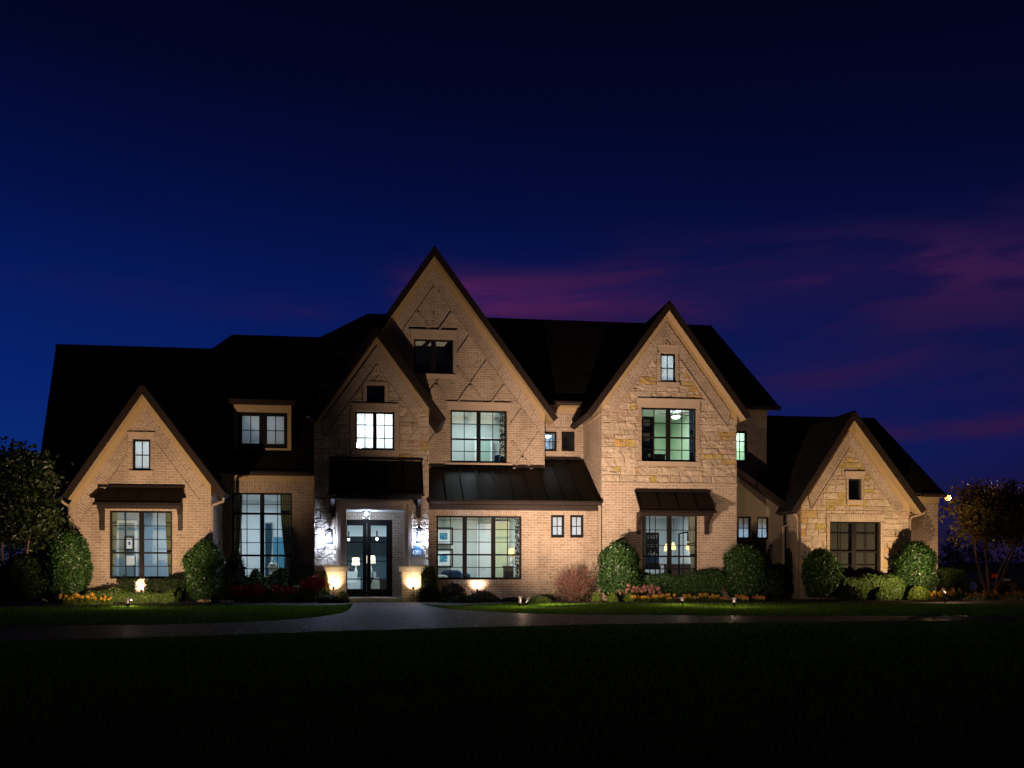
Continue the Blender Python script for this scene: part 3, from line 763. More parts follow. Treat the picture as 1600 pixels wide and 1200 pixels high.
for k in range(-14, 15):
    for p, s in ((gD.pr, -1), (gD.pl, 1)):
        # family parallel to each rake
        xk = gD.xa+k*1.18*(1 if True else 0)
        zt = nap+.0
        a = (xk-6*s*1, zt-6*p); b = (xk, zt)
        c = (xk+6*s, zt+6*p)
        for u, v in clip_line(a, c, hol, ins):
            if R.random() < .10: continue
            mb.bar((u[0], wD-.026, u[1]), (v[0], wD-.026, v[1]), .085, .066, BRICK, up=(-p*s, 0, 1))
mb.bar((gD.xa, wD-.02, rD2[3]+.9), (gD.xa, wD-.02, rD2[3]+.42), .05, .05, BRICK, up=(1, 0, 0))
part(mb, 'diamond_brickwork')
brick_box(gD.x1-.2, gD.x1, wD+.2, 2.8, 4.2, gD.under(gD.x1))

# --- main body behind, with the recessed bay and the right return
wE = 2.8; zE = Z(637, wE, 880)
rE1, rE2 = rect(850, 674, 870, 705, wE), rect(877.5, 674, 898, 705, wE)
xe0_, xe1_ = gD.x1-.6, X(914, wE)
wall([(xe0_, 4.4), (xe1_, 4.4), (xe1_, zE), (xe0_, zE)], wE, [rE1, rE2], BRICK)
window(rE1, wE, 2, 1, (.5,), (), fr=.07); window(rE2, wE, 1, 1, (), (), fr=.07)
soldier(gD.x1+.02, X(911, wE), zE-.72, zE-.24, wE); frieze(gD.x1+.01, X(911, wE), wE, zE, .2, y_out=2.4)
mb = MB(); mb.box(gD.x1+.01, X(911, wE), wE-.05, wE+.01, zE-.79, zE-.722, BRICK); part(mb, 'brick_string')
rH = rect(1139, 673, 1168, 722, wE); xh0, xh1 = X(1125, wE), X(1198, wE)
wall([(xh0, 0), (xh1, 0), (xh1, zE), (xh0, zE)], wE, [rH], BRICK)
window(rH, wE, 3, 1, (.33, .66), (), fr=.07)
frieze(xh0, xh1, wE, zE, .2, y_out=2.4); soldier(X(1153, wE), xh1, zE-.6, zE-.22, wE)
brick_box(xh1-.2, xh1, wE+.2, 9, 0, zE)
zR = Z(502, 5.7, 930); xrl, xrr = X(575, 5.7), X(1111, 5.7); zev = zE+.14
xer = X(1218, 2.35)
slope_roof([(X(700, 2.35), 2.35, zev), (xer, 2.35, zev), (xrr, 5.7, zR), (xrl, 5.7, zR)])
slope_roof([(xer, 2.35, zev), (xer, 9.2, zev), (xrr, 5.7, zR)])
slope_roof([(X(440, 6.5), 6.5, Z(556, 6.5, 440)), (X(600, 4.0), 4.0, zR-1.8), (xrl, 5.7, zR)])
slope_roof([(xrl, 5.75, zR-.1), (xrr, 5.75, zR-.1), (xer, 9.2, zev), (X(440, 6.5), 9.2, zev)])
gutter(gD.x1+.35, X(915, 2.35), 2.35, zev-.02); gutter(X(1165, 2.35), xer, 2.35, zev-.02)

# --- ground floor bay under the long metal roof
wF = .5
rF = rect(682, 806, 815, 905.5, wF); rF1, rF2 = rect(861, 804.5, 882, 840, wF+.14), rect(891, 804.5, 912, 840, wF+.14)
xf0, xf1 = gC.x1-.02, X(841, wF); xf2 = X(938, wF+.14); zeF = Z(783, -.1, 800)
wall([(xf0, 0), (xf1, 0), (xf1, zeF-.05), (xf0, zeF-.05)], wF, [rF], BRICK)
wall([(xf1, 0), (xf2, 0), (xf2, zeF-.05), (xf1, zeF-.05)], wF+.14, [rF1, rF2], BRICK)
window(rF, wF, 2, 3, (.21, .41, .81), (.61,), mull=.14)
for r_ in (rF1, rF2): window(r_, wF+.14, 2, 1, (.5,), (), glass=FROST, fr=.075); soldier(r_[0]-.06, r_[1]+.06, r_[3]+.01, r_[3]+.24, wF+.14)
soldier(rF[0]-.05, rF[1]+.05, rF[3]+.015, rF[3]+.33, wF); soldier(rF[0]-.1, rF[1]+.1, rF[2]-.14, rF[2]-.01, wF, .05, 'brick_sill')
sF = (Z(718, wE, 885)-zeF)/(wE+.1)
zf = lambda y: zeF+sF*(y+.1)
xF0, xF1, xF2 = gC.x1+.003, gD.x1+.0, X(938, -.1)
mb = MB()
for a, b, yb in ((xF0, xF1, wD-.002), (xF1, xF2, wE-.002)):
    mb.face([(a, -.1, zeF), (b, -.1, zeF), (b, yb, zf(yb)), (a, yb, zf(yb))], BRONZE)
    mb.face([(a, yb, zf(yb)-.12), (b, yb, zf(yb)-.12), (b, -.1, zeF-.12), (a, -.1, zeF-.12)], FASCIA)
mb.face([(xF0, -.1, zeF), (xF0, wD, zf(wD)), (xF0, wD, zf(wD)-.12), (xF0, -.1, zeF-.12)], FASCIA); mb.face([(xF2, -.1, zeF-.12), (xF2, wE, zf(wE)-.12), (xF2, wE, zf(wE)), (xF2, -.1, zeF)], FASCIA)
mb.face([(xF0, -.1, zeF-.12), (xF2, -.1, zeF-.12), (xF2, -.1, zeF), (xF0, -.1, zeF)], FASCIA)
n = 10; nn = Vector((0, -sF, 1)).normalized()
for k in range(n+1):
    x = xF0+.02+(xF2-xF0-.04)*k/n; yb = wD-.01 if x < xF1 else wE-.01
    mb.bar(Vector((x, -.1, zeF))+nn*.02, Vector((x, yb, zf(yb)))+nn*.02, .022, .042, BRONZE, up=nn)
mb.box(xF0, xF1-.02, wD-.07, wD-.003, zf(wD)-.02, zf(wD)+.07, BRONZE); mb.box(xF1, xF2-.05, wE-.07, wE-.003, zf(wE)-.02, zf(wE)+.07, BRONZE)
part(mb, 'metal_roof')
mb = MB(); mb.box(xF0, xF2-.02, -.05, wF-.001, zeF-.26, zeF-.125, FASCIA); part(mb, 'eave_soffit')
gutter(xF0, xF2, -.1, zeF-.0)

# --- right gable, stone over brick
gG = gable((1046, 469), (917, 645), (1173, 650), 940, 1151, 0, .42, 6.0, low=(2.35, 2.35))
rG = rect(1002, 637, 1088, 721, 0); rG2 = rect(1032, 552, 1056, 597, 0); rG0 = rect(1004, 804, 1090, 906, 0)
zBelt = Z(754, 0, 1045)
wall(gG.poly, 0, [rG, rG2, rG0], BRICK)
reg = [(gG.x0, zBelt), (gG.x1, zBelt), (gG.x1, gG.under(gG.x1, gG.fv)), (gG.xa, gG.under(gG.xa, gG.fv)), (gG.x0, gG.under(gG.x0, gG.fv))]
hG = [(rG[0]-.2, rG[1]+.2, rG[3], rG[3]+.26), (rG[0]-.11, rG[1]+.11, rG[2]-.005, rG[3]), (rG[0]-.16, rG[1]+.16, rG[2]-.17, rG[2]), (rG2[0]-.14, rG2[1]+.14, rG2[2]-.17, rG2[3]+.24)]
stonework(reg, 0, hG, 11, ochre=.10)
rake_band(gG, .38, proud=.08, holes=[(rG2[0]-.13, rG2[1]+.13, rG2[2], rG2[3]+.26)])
window(rG, 0, 2, 2, (.28, .78), (.55,), mull=.14, lintel=.24, sill=.14); side_brick(rG, 0)
window(rG2, 0, 2, 1, (.5,), (), glass=FROST, fr=.06, lintel=.22, sill=.12); side_brick(rG2, 0, .08)
window(rG0, 0, 2, 2, (.235, .47, .83), (.64,), mull=.14)
soldier(rG0[0]-.05, rG0[1]+.05, rG0[3]+.015, rG0[3]+.2, 0)
mb = MB(); mb.box(gG.x0, gG.x1, -.05, -.001, zBelt-.10, zBelt-.01, BRICK); part(mb, 'brick_string')
canopy(992, 1108, 768, 797, 0, .62, 30, brk=835, ribs=4)
brick_box(gG.x0, gG.x0+.2, .2, wE, 0, gG.under(gG.x0)); brick_box(gG.x1-.2, gG.x1, .2, wE, 0, gG.under(gG.x1))
mb = MB(); mb.box(gG.x0-.03, gG.x0+.01, .02, wE-.01, gG.under(gG.x0)-.42, gG.under(gG.x0)-.34, BRICK); part(mb, 'brick_string')
# --- lean-to beside it
wI = 1.2; xi0, xi1 = gG.x1-.02, X(1224, wI)
zo = lambda px, py: P(px, py, .85)
(xia, zia), (xib, zib) = zo(1150, 728), zo(1247, 799)
sI = (zia-zib)/(xib-xia); zI = lambda x: zia-sI*(x-xia)
mb = MB(); tv = .17*math.sqrt(1+sI*sI); q = [(xib, zib), (xia, zia), (xia, zia-tv), (xib-.1, zI(xib-.1)-tv)]
mb.face([(xia, .85, zia), (xib, .85, zib), (xib, 2.8, zib), (xia, 2.8, zia)], SHINGLE, [(0, 0), (0, 3), (2, 3), (2, 0)])
mb.face([(x, .85, z) for x, z in q], FASCIA); mb.face([(q[2][0], .85, q[2][1]), (q[3][0], .85, q[3][1]), (q[3][0], 2.8, q[3][1]), (q[2][0], 2.8, q[2][1])], FASCIA); mb.face([(q[0][0], .85, q[0][1]), (q[3][0], .85, q[3][1]), (q[3][0], 2.8, q[3][1]), (q[0][0], 2.8, q[0][1])], FASCIA)
part(mb, 'lean_to_roof')
rI1, rI2 = rect(1153, 807, 1173.5, 843, wI), rect(1183, 807.5, 1202, 843, wI)
rI1 = (max(rI1[0], xi0+.03), *rI1[1:])
wall([(xi0, 0), (xi1, 0), (xi1, zI(xi1)-tv), (xi0, zI(xi0)-tv)], wI, [rI1, rI2], STUCCO)
for r_ in (rI1, rI2): window(r_, wI, 2, 1, (.5,), (), glass=FROST, fr=.06)
brick_box(xi1-.2, xi1, wI+.2, 2.6, 0, zI(xi1)-tv, STUCCO)
# --- far right gable and the wing behind it
wJ = .3; wK = 2.5
gJ = gable((1335, 641), (1237, 798), (1447, 796), 1251, 1420, wJ, .42, 5.0, low=(2.1, 2.1))
rJ = rect(1296, 815, 1375, 899, wJ); rJ2 = rect(1325, 748, 1345, 781, wJ)
wall(gJ.poly, wJ, [rJ, rJ2], MORTAR)
reg = [(gJ.x0, 0), (gJ.x1, 0), (gJ.x1, gJ.under(gJ.x1, gJ.fv)), (gJ.xa, gJ.under(gJ.xa, gJ.fv)), (gJ.x0, gJ.under(gJ.x0, gJ.fv))]
hJ = [(rJ[0]-.12, rJ[1]+.12, rJ[2]-.02, rJ[3]+.27), (rJ2[0]-.1, rJ2[1]+.1, rJ2[2]-.16, rJ2[3]+.22)]
stonework(reg, wJ, hJ, 23, ochre=.20)
rake_band(gJ, .34, proud=.08, holes=[(rJ2[0]-.1, rJ2[1]+.1, rJ2[2]-.16, rJ2[3]+.22)])
window(rJ, wJ, 2, 2, (.23, .81), (.56,), mull=.17, fr=.06); side_brick(rJ, wJ)
soldier(rJ[0]-.12, rJ[1]+.12, rJ[3]+.012, rJ[3]+.26, wJ, .05)
window(rJ2, wJ, 1, 1, (), (), fr=.06, lintel=.2, sill=.06); side_brick(rJ2, wJ, .07)
brick_box(gJ.x0, gJ.x0+.2, wJ+.2, wK, 0, gJ.under(gJ.x0)); brick_box(gJ.x1-.2, gJ.x1, wJ+.2, wK, 0, gJ.under(gJ.x1))
xk0, xk1 = X(1205, wK), X(1465.5, wK); zK = Z(778, wK, 1440)
wall([(xk0, 0), (gJ.x0+.05, 0), (gJ.x0+.05, zK), (xk0, zK)], wK, [], BRICK); wall([(gJ.x1-.05, 0), (xk1, 0), (xk1, zK), (gJ.x1-.05, zK)], wK, [], BRICK)
frieze(gJ.x1, xk1+.02, wK, zK, .22, y_out=2.12); soldier(gJ.x1, xk1, zK-.6, zK-.24, wK)
frieze(X(1205, wK), gJ.x0, wK, zK, .12, y_out=2.12)
brick_box(xk1-.2, xk1, wK+.2, 8, 0, zK)
zkr = Z(651, 4.8, 1280); xkl, xkr = X(1150, 4.8), X(1366, 4.8); zke = zK+.14; xke = X(1477, 2.1)
slope_roof([(X(1195, 2.1), 2.1, zke), (xke, 2.1, zke), (xkr, 4.8, zkr), (xkl, 4.8, zkr)])
slope_roof([(xke, 2.1, zke), (xke, 7.6, zke), (xkr, 4.8, zkr)]); slope_roof([(xkl, 4.85, zkr-.1), (xkr, 4.85, zkr-.1), (xke, 7.6, zke), (xkl, 7.6, zke)])
gutter(X(1440, 2.1), xke, 2.1, zke-.02); gutter(X(1204, 2.1), X(1243, 2.1), 2.1, zke-.02)

# --- rain goods
def pp(px, py, y): a = P(px, py, y); return (a[0], y, a[1])
downspout([pp(349, 777, -.2), pp(349, 783, -.15), pp(333, 789, -.06), pp(331.5, 794, -.06), pp(331.5, 934, -.06)])
downspout([pp(96, 782, -.2), pp(100, 786, -.15), pp(107, 790, -.06), pp(109, 795, -.06), pp(109, 934, -.06)])
downspout([pp(936, 787, -.12), pp(937.5, 794, -.06), pp(937.5, 936, -.06)], .05)
downspout([pp(1444, 800, .1), pp(1440, 803, .2), pp(1424, 808, .25), pp(1421.5, 814, .25), pp(1421.5, 934, .25)])
downspout([pp(1240, 803, .25), pp(1244, 806, .3), pp(1246, 812, .4), pp(1246, 934, .4)])
downspout([pp(1235, 803, .9), pp(1240, 806, .95), pp(1240, 816, 1.0), pp(1224, 823, 1.14), pp(1224, 934, 1.14)])
downspout([pp(488, 655, -.2), pp(484, 652, .2), pp(480, 650, 1.5)], .04)

# ---------------------------------------------------------------- rooms seen through the glass
BLUEG = paint('blue_grey_wall_paint', (.42, .50, .56)); PALE = paint('pale_grey_wall_paint', (.72, .74, .74)); TEALW = paint('slate_blue_wall_paint', (.20, .29, .35))
GREY = paint('grey_green_wall_paint', (.56, .61, .57)); GREENW = paint('pale_green_wall_paint', (.60, .74, .58)); COOLG = paint('cool_grey_wall_paint', (.50, .56, .60))
DARKR = paint('painted_dark_wall', (.05, .05, .05))  # near-black paint puts the dark of unlit rooms into the colour
zfl = .12
room(gA.x0+.3, gA.x1-.3, .201, 4.2, zfl, 3.05, BLUEG, power=36, color=(.62, .82, 1.0))
room(gA.xa-.6, gA.xa+.6, .201, 1.6, rA2[2]-.3, rA2[3]+.35, WHITE, power=8)
room(xd0+.07, xd1-.07, wD0+.21, 4.4, zd0+.02, zd1-.02, PALE, power=9)
room(rB[0]-1.7, rB[1]+.22, wB+.201, 7.5, zfl, rB[3]+.15, PALE, power=66, color=(.72, .87, 1.0))
room(xo0-1.0, xo1+.05, wR+.201, 8.5, zfl, 3.1, TEALW, power=60, color=(.66, .85, 1.0), lpos=(xo0+.6, 4.0), size=.6)
room(X(525, .2), X(655, .2), .201, 2.05, rC[2]-.9, rC[3]+.5, WHITE, power=40, color=(.85, .92, 1))
room(rC2[0]-.2, rC2[1]+.2, .201, .8, rC2[2]-.1, rC2[3]+.1, DARKR, light=False)
room(rD[0]-.3, rD[1]+.3, wD+.201, 5.6, rD[2]-.65, rD[3]+.35, GREY, power=34, lpos=((rD[0]+rD[1])/2, 4.2))
room(rD2[0]-.2, rD2[1]+.2, wD+.201, 3.6, rD2[2]-.2, rD2[3]+.1, DARKR, light=False)
room(rE1[0]-.15, rE1[1]+.12, wE+.201, 4.4, rE1[2]-.6, rE1[3]+.3, BLUEG, power=9, color=COOL)
room(rE2[0]-.1, rE2[1]+.3, wE+.201, 4.2, rE2[2]-.5, rE2[3]+.3, DARKR, power=.35)
room(rF[0]-.1, rF[1]+.1, wF+.201, 4.4, zfl, 2.95, GREY, power=40)
room(xf1+.1, xf2-.1, wF+.345, 2.1, zfl, 2.85, WHITE, power=30, color=COOL)
room(rG0[0]-.5, rG0[1]+.55, .201, 4.2, zfl, 3.0, COOLG, power=34)
room(rG[0]-.55, rG[1]+.6, .201, 4.6, rG[2]-.7, rG[3]+.25, GREENW, power=34, color=(.86, 1.0, .86))
room(gG.xa-.55, gG.xa+.55, .201, 1.5, rG2[2]-.3, rG2[3]+.3, WHITE, power=9)
room(rH[0]-.3, rH[1]+.1, wE+.201, 5, rH[2]-.5, rH[3]+.3, GREENW, power=16, color=(.8, 1, .9))
room(rI1[0]-.05, xi1-.25, wI+.201, 2.5, zfl, 2.6, WHITE, power=13, color=COOL)
room(rJ[0]-.2, rJ[1]+.2, wJ+.201, 3.4, zfl, rJ[3]+.1, DARKR, light=False)
room(rJ2[0]-.1, rJ2[1]+.1, wJ+.201, 1.6, rJ2[2]-.1, rJ2[3]+.1, DARKR, light=False)
mb = MB()
for k in range(46):
    z = rJ[2]+.03+k*(rJ[3]-rJ[2]-.06)/46; mb.bar((rJ[0], wJ+.225, z), (rJ[1], wJ+.225, z), .006, .045, paint('blind_slat', (.055, .052, .045)), up=(0, .35, 1))
tag(mb.build('window_blind'), 'closed grey slatted blind behind the unlit far right window', 'blind')

# ---------------------------------------------------------------- lamps that light the house
HOT = mat('lit_bulb_warm', color=(1, .8, .6), emit=(1, .72, .42), estr=14); HOTC = mat('lit_bulb_cool', color=(1, 1, 1), emit=(.85, .92, 1), estr=14)
def shift(mb, d): mb.v = [tuple(Vector(v)+Vector(d)) for v in mb.v]
def lawn_spot(px, py, aims, label, size=1.0, added_shield=False, added_spill=None):
    p = G(px, py); t = thing('lawn_spotlight', p, label, 'spotlight', 'black landscape spotlights standing in the lawn')
    m = MB(); m.tube([(0, 0, 0), (0, 0, .10)], [.012, .018], BLACK, 8); m.lathe((0, 0, 0), [(.0, .0), (.05, 0), (.045, .025), (.0, .03)], BLACK, 12)
    if len(aims) > 1: m.bar((-.10, 0, .10), (.10, 0, .10), .02, .02, BLACK)
    shift(m, p); m.build('stake', t)
    for i, (aim, pw, ang, col) in enumerate(aims):
        off = Vector(((i*2-1)*.10 if len(aims) > 1 else 0, 0, .13*size)); d = (Vector(aim)-(p+off)).normalized()
        k = MB(); c = p+off
        k.tube([c-d*.09, c-d*.07, c+d*.02, c+d*.09], [.02, .042, .05, .055], BLACK, 12); k.bar(c+d*.09+Vector((0, 0, .05)), c+d*.16+Vector((0, 0, .055)), .09, .008, BLACK)
        k.build('lamp_head', t)
        lamp('spot_lamp', 'SPOT', c+d*.12, pw, col, t, aim, spot_size=math.radians(ang), spot_blend=1.0, shadow_soft_size=.012)
    lamp('added_spill_lamp', 'POINT', p+Vector((0, 0, .34)), (added_spill or (26 if len(aims) < 2 else 44)), WARM, t, shadow_soft_size=.06)  # added fill above the fixture to brighten lawn and planting
    if added_shield:                          # added plate, invented to keep the beam off the recessed bay
        k = MB(); k.box(c.x+d.x*.12+.030, c.x+d.x*.12+.14, c.y+d.y*.12+.118, c.y+d.y*.12+.124, c.z+d.z*.12+.012, c.z+d.z*.12+.036, BLACK); k.bar(c+Vector((.06, 0, -.02)), c+d*.12+Vector((.12, .121, .02)), .008, .008, BLACK); k.build('added_beam_block', t)
lawn_spot(200, 951, [((gA.xa-.35, 0, 3.3), 2150, 88, AMBER)], 'black spotlight in the lawn aimed at the left brick gable', added_shield=True, added_spill=20)
lawn_spot(818, 949.5, [((gD.x1-.6, wD, 7.2), 2350, 80, WARM), ((gG.xa-1.9, 0, 3.9), 4400, 77, WARM)], 'two headed black spotlight in the lawn before the long metal roof')
lawn_spot(1066, 947, [((gG.xa-.2, 0, 2.2), 120, 110, WARM)], 'small black spotlight at the lawn edge before the pansy row')
lawn_spot(1147, 949.5, [((X(1180, wE), wE, 5.2), 520, 70, WARM)], 'black spotlight in the lawn right of the pansy row')
lawn_spot(1476, 941.5, [((gJ.xa+.6, wJ, 3.1), 1250, 112, (1, .67, .37))], 'black spotlight in the lawn beside the right yellow flower clump', 2.2, added_spill=45)
def bed_light(x, y, z, aim, pw, label, col=WARM, ang=150):
    t = thing('bed_uplight', (x, y, 0), label, 'uplight', 'small uplights tucked into the beds'); c = Vector((x, y, z)); d = (Vector(aim)-c).normalized()
    k = MB(); k.tube([(x, y, 0), (x, y, z-.05)], .01, BLACK, 6); k.build('stake', t)
    k = MB(); k.tube([c-d*.09, c-d*.07, c], [.02, .035, .045], BLACK, 10); k.lathe(c, [(0, 0), (.03, .002)], HOT, 10); k.build('lamp_head', t)
    lamp('uplight_lamp', 'SPOT', c+d*.03, pw, col, t, aim, spot_size=math.radians(ang), spot_blend=.9, shadow_soft_size=.03)
    lamp('added_spill_lamp', 'POINT', c-Vector((0, .12, -.12)), 5, col, t, shadow_soft_size=.05)  # added fill lamp that brightens the shrubs close by
bed_light(X(221, -.3), -.30, .36, (X(221, 0), 0, .58), 60, 'small uplight glaring against the wall under the left gable window', ang=105)
bed_light(X(746, .2), .19, .36, (X(746, .5), .5, .62), 60, 'small uplight glaring below the wide three part window', ang=112)
bed_light(X(521, -.8), -.76, .46, (X(521, -.5), -.5, .66), 75, 'small uplight glaring on the left entry pier', (1, .74, .46), 128)
bed_light(X(1478, 1.0), 1.0, .3, (X(1446, wK), wK, 2.2), 130, 'small uplight hidden behind the square hedge at the far right corner', (1, .62, .36), 120)
bed_light(X(646, -.8), -.76, .46, (X(646, -.5), -.5, .66), 75, 'small uplight glaring on the right entry pier', (1, .74, .46), 128)
def sconce(px, py, label):
    x, z = P(px, py, -.16); t = thing('wall_lantern', (x, 0, z), label, 'lantern', 'wall lanterns either side of the front door')
    m = MB(); m.box(x-.07, x+.07, -.05, .0, z-.2, z+.24, BLACK); m.bar((x, -.05, z+.26), (x, -.17, z+.26), .025, .025, BLACK); m.build('wall_plate', t)
    m = MB(); m.lathe((x, -.19, z), [(0, .34), (.03, .30), (.13, .235), (.14, .22), (0, .22)], BLACK, 4); [m.box(x+p, x+q, u, v, z-.22, z-.195, BLACK) for p, q, u, v in ((-.11, -.08, -.30, -.08), (.08, .11, -.30, -.08), (-.08, .08, -.30, -.28), (-.08, .08, -.10, -.08))]
    for sx in (-.1, .1):
        for sy in (-.29, -.09): m.box(x+sx-.01, x+sx+.01, sy-.01, sy+.01, z-.195, z+.225, BLACK)
    m.build('frame', t)
    m = MB(); m.box(x-.095, x+.095, -.285, -.095, z-.19, z+.215, GLASS); m.build('pane', t)
    m = MB(); m.lathe((x, -.19, z+.02), [(0, 0), (.02, .02), (.024, .08), (.012, .13), (0, .14)], HOTC, 10); m.build('bulb', t)
    lamp('lantern_lamp', 'POINT', (x, -.19, z-.06), 125, (.52, .65, 1.0), t, shadow_soft_size=.06)
sconce(515, 840, 'bright black lantern on the stone left of the front door')
sconce(655, 838, 'bright black lantern on the stone right of the front door above the house number')
def pendant():
    x, z = P(572.5, 804, .7); t = thing('porch_lantern', (x, .7, z), 'small glass lantern hanging under the porch ceiling above the door', 'lantern')
    m = MB(); m.tube([(x, .7, z+.15), (x, .7, zo1+.004)], .008, BLACK, 6); m.lathe((x, .7, z), [(0, .17), (.16, .12), (.16, .10), (0, .10)], BLACK, 4); m.lathe((x, .7, z), [(.09, -.17), (.11, -.17), (.11, -.15), (.09, -.15)], BLACK, 4); m.build('frame', t)
    m = MB(); m.lathe((x, .7, z), [(.145, .1), (.10, -.15)], GLASS, 4); m.build('pane', t)
    m = MB(); m.lathe((x, .7, z), [(0, -.04), (.045, -.02), (.055, .03), (.03, .08), (0, .09)], HOTC, 10); m.build('bulb', t)
    lamp('pendant_lamp', 'POINT', (x, .7, z-.12), 34, (.6, .74, 1.0), t, shadow_soft_size=.05)
pendant()
def flood():
    x, z = P(1481, 778, 2.75); t = thing('corner_floodlight', (x, 2.75, z), 'glowing orange floodlight under the far right eave', 'floodlight')
    m = MB(); m.tube([(x-.34, 2.78, z+.10), (x-.08, 2.76, z+.03)], .02, BLACK, 8); m.tube([(x-.09, 2.76, z+.03), (x-.03, 2.75, z+.005)], [.03, .06], BLACK, 10); m.build('mount', t)
    m = MB(); m.lathe((x, 2.75, z), [(0, -.11), (.07, -.085), (.11, 0), (.07, .085), (0, .11)], mat('lit_flood_bulb', color=(1, .7, .4), emit=(1, .40, .11), estr=2.6), 12); m.build('bulb', t, smooth=True)
    lamp('flood_lamp', 'POINT', (x+.16, 2.72, z-.02), 330, (1, .60, .30), t, shadow_soft_size=0)
flood()
def lettering(c, name, loc, parent, sx=1.0):
    tmp = bpy.data.objects.new('lettering', c); COL.objects.link(tmp); dg = bpy.context.evaluated_depsgraph_get()
    me = bpy.data.meshes.new_from_object(tmp.evaluated_get(dg)); bpy.data.objects.remove(tmp)
    me.transform(Matrix.Translation(Vector(loc)) @ Matrix.Rotation(math.pi/2, 4, 'X') @ Matrix.Diagonal((sx, 1, 1, 1)))
    o = bpy.data.objects.new(name, me); COL.objects.link(o); o.parent = parent; o.matrix_parent_inverse = Matrix.Translation(-parent.location); return o
# house number plate under the right lantern
def number():
    x0, z0 = P(642.5, 869, -.03); x1, z1 = P(660.5, 858.5, -.03)
    t = thing('house_number_plaque', (x0, -.03, z0), 'dark blue plaque reading 4301 below the right lantern', 'plaque')
    m = MB(); m.box(x0, x1, -.10, -.045, z0, z1, mat('plaque_blue', color=(.03, .07, .12), rough=.4)); m.build('plate', t)
    m = MB(); q = [(x0+.03, z1+.002), (x1-.03, z1+.002), (x1-.12, z1+.10), (x0+.12, z1+.10)]; m.prism(q, -.099, -.046, MATS['plaque_blue']); m.build('crest', t)
    c = bpy.data.curves.new('numerals', 'FONT'); c.body = '4301'; c.size = .20; c.extrude = .004; c.align_x = 'CENTER'; c.align_y = 'CENTER'; c.materials.append(WHITE)
    lettering(c, 'numerals', ((x0+x1)/2, -.105, (z0+z1)/2), t, .8)
number()

# ---------------------------------------------------------------- planting
def egg(h):                             # clipped rounded column: radius share at height share
    return (.62+.38*min(1, h/.25))*(1 if h < .55 else math.sqrt(max(0, 1-((h-.55)/.45)**2.2)))
def shrub_mesh(w, h, leaf, leafsize, n, prof=egg, depth=None, rough=.10, lift=.0, stems=4, lump=.17):
    m = MB(); rx = w/2; ry = (depth or w)/2
    ph = [R.uniform(0, 6.28) for _ in range(6)]
    def lumpf(a, z): return 1+lump*(math.sin(3*a+ph[0]+z*2.3)*.5+math.sin(5*a+ph[1]-z*3.7)*.35+math.sin(7*z+ph[2]+2*a)*.4)
    it = []
    for i in range(n):
        u = R.random(); zz = lift+u*(1-lift); a = R.uniform(0, 2*math.pi); r = prof(u)
        if R.random() > r+.15: continue
        k = lumpf(a, zz*h)*(1-abs(R.gauss(0, rough))+(.07 if R.random() < .1 else 0)+ (R.random()<.04)*R.uniform(0, .1))
        p = Vector((rx*r*math.cos(a)*k, ry*r*math.sin(a)*k, zz*h*(1+R.gauss(0, .012))))
        nz = (u-.45)*1.1
        nr = Vector((math.cos(a), math.sin(a), nz))+Vector((R.gauss(0, .55), R.gauss(0, .55), R.gauss(0, .55)))
        it.append((p, nr, leafsize*R.uniform(.7, 1.35)))
    top = [(Vector((rx*prof(.97)*R.gauss(0, .5), ry*prof(.97)*R.gauss(0, .5), h*(.98+R.gauss(0, .02)))), (R.gauss(0, .6), R.gauss(0, .6), 1), leafsize) for _ in range(n//25)]
    for _ in range(max(8, n//160)):           # stray shoots
        u = R.uniform(.15, 1); a = R.uniform(0, 6.28); r = prof(min(u, .96)); p = Vector((rx*r*math.cos(a), ry*r*math.sin(a), (lift+u*(1-lift))*h)); d = Vector((math.cos(a)*R.uniform(.1, 1), math.sin(a)*R.uniform(.1, 1), R.uniform(.3, 1.2))).normalized(); L = R.uniform(.05, .17)*(.5+w/2)
        it += [(p+d*L*k/4+Vector((R.gauss(0, .015), R.gauss(0, .015), 0)), d+Vector((R.gauss(0, .7), R.gauss(0, .7), R.gauss(0, .4))), leafsize*R.uniform(.7, 1.1)) for k in range(5)]
    m.leaves(it+top, leaf)
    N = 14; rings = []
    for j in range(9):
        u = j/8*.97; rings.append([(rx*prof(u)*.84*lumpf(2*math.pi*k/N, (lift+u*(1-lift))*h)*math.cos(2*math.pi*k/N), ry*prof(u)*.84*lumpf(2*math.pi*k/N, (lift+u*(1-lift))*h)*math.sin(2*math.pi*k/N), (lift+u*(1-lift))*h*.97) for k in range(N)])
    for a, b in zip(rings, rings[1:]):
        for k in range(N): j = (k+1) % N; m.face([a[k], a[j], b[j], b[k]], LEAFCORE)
    return m
def shrub(name, px0, px1, pyt, w, leaf, ls, n, label, cat='shrub', group=None, lift=.06, stems=3, **kw):
    x0, x1 = X(px0, w), X(px1, w); h = Z(pyt, w, (px0+px1)/2); loc = ((x0+x1)/2, w, 0)
    t = thing(name, loc, label, cat, group)
    m = shrub_mesh(x1-x0, h, leaf, ls, n, lift=lift, **kw); shift(m, loc); m.build('foliage', t)
    m = MB()
    for k in range(stems):
        a = k*6.28/stems+.4; r = (x1-x0)*.1
        m.tube([(loc[0]+math.cos(a)*r*.5, w+math.sin(a)*r*.5, 0), (loc[0]+math.cos(a)*r, w+math.sin(a)*r, h*.3), (loc[0]+math.cos(a)*r*1.6, w+math.sin(a)*r*1.6, h*.6)], [.03, .022, .012], BARK, 6)
    m.build('stem', t); return t
HG = 'clipped round topped hollies along the house'
shrub('holly_shrub', 77, 139, 831, -1.1, HOLLY, .085, 6500, 'glossy round topped holly left of the left gable window', group=HG)
shrub('holly_shrub', 290, 353, 847, -1.0, HOLLY, .085, 6500, 'glossy holly at the right corner of the left brick gable', group=HG)
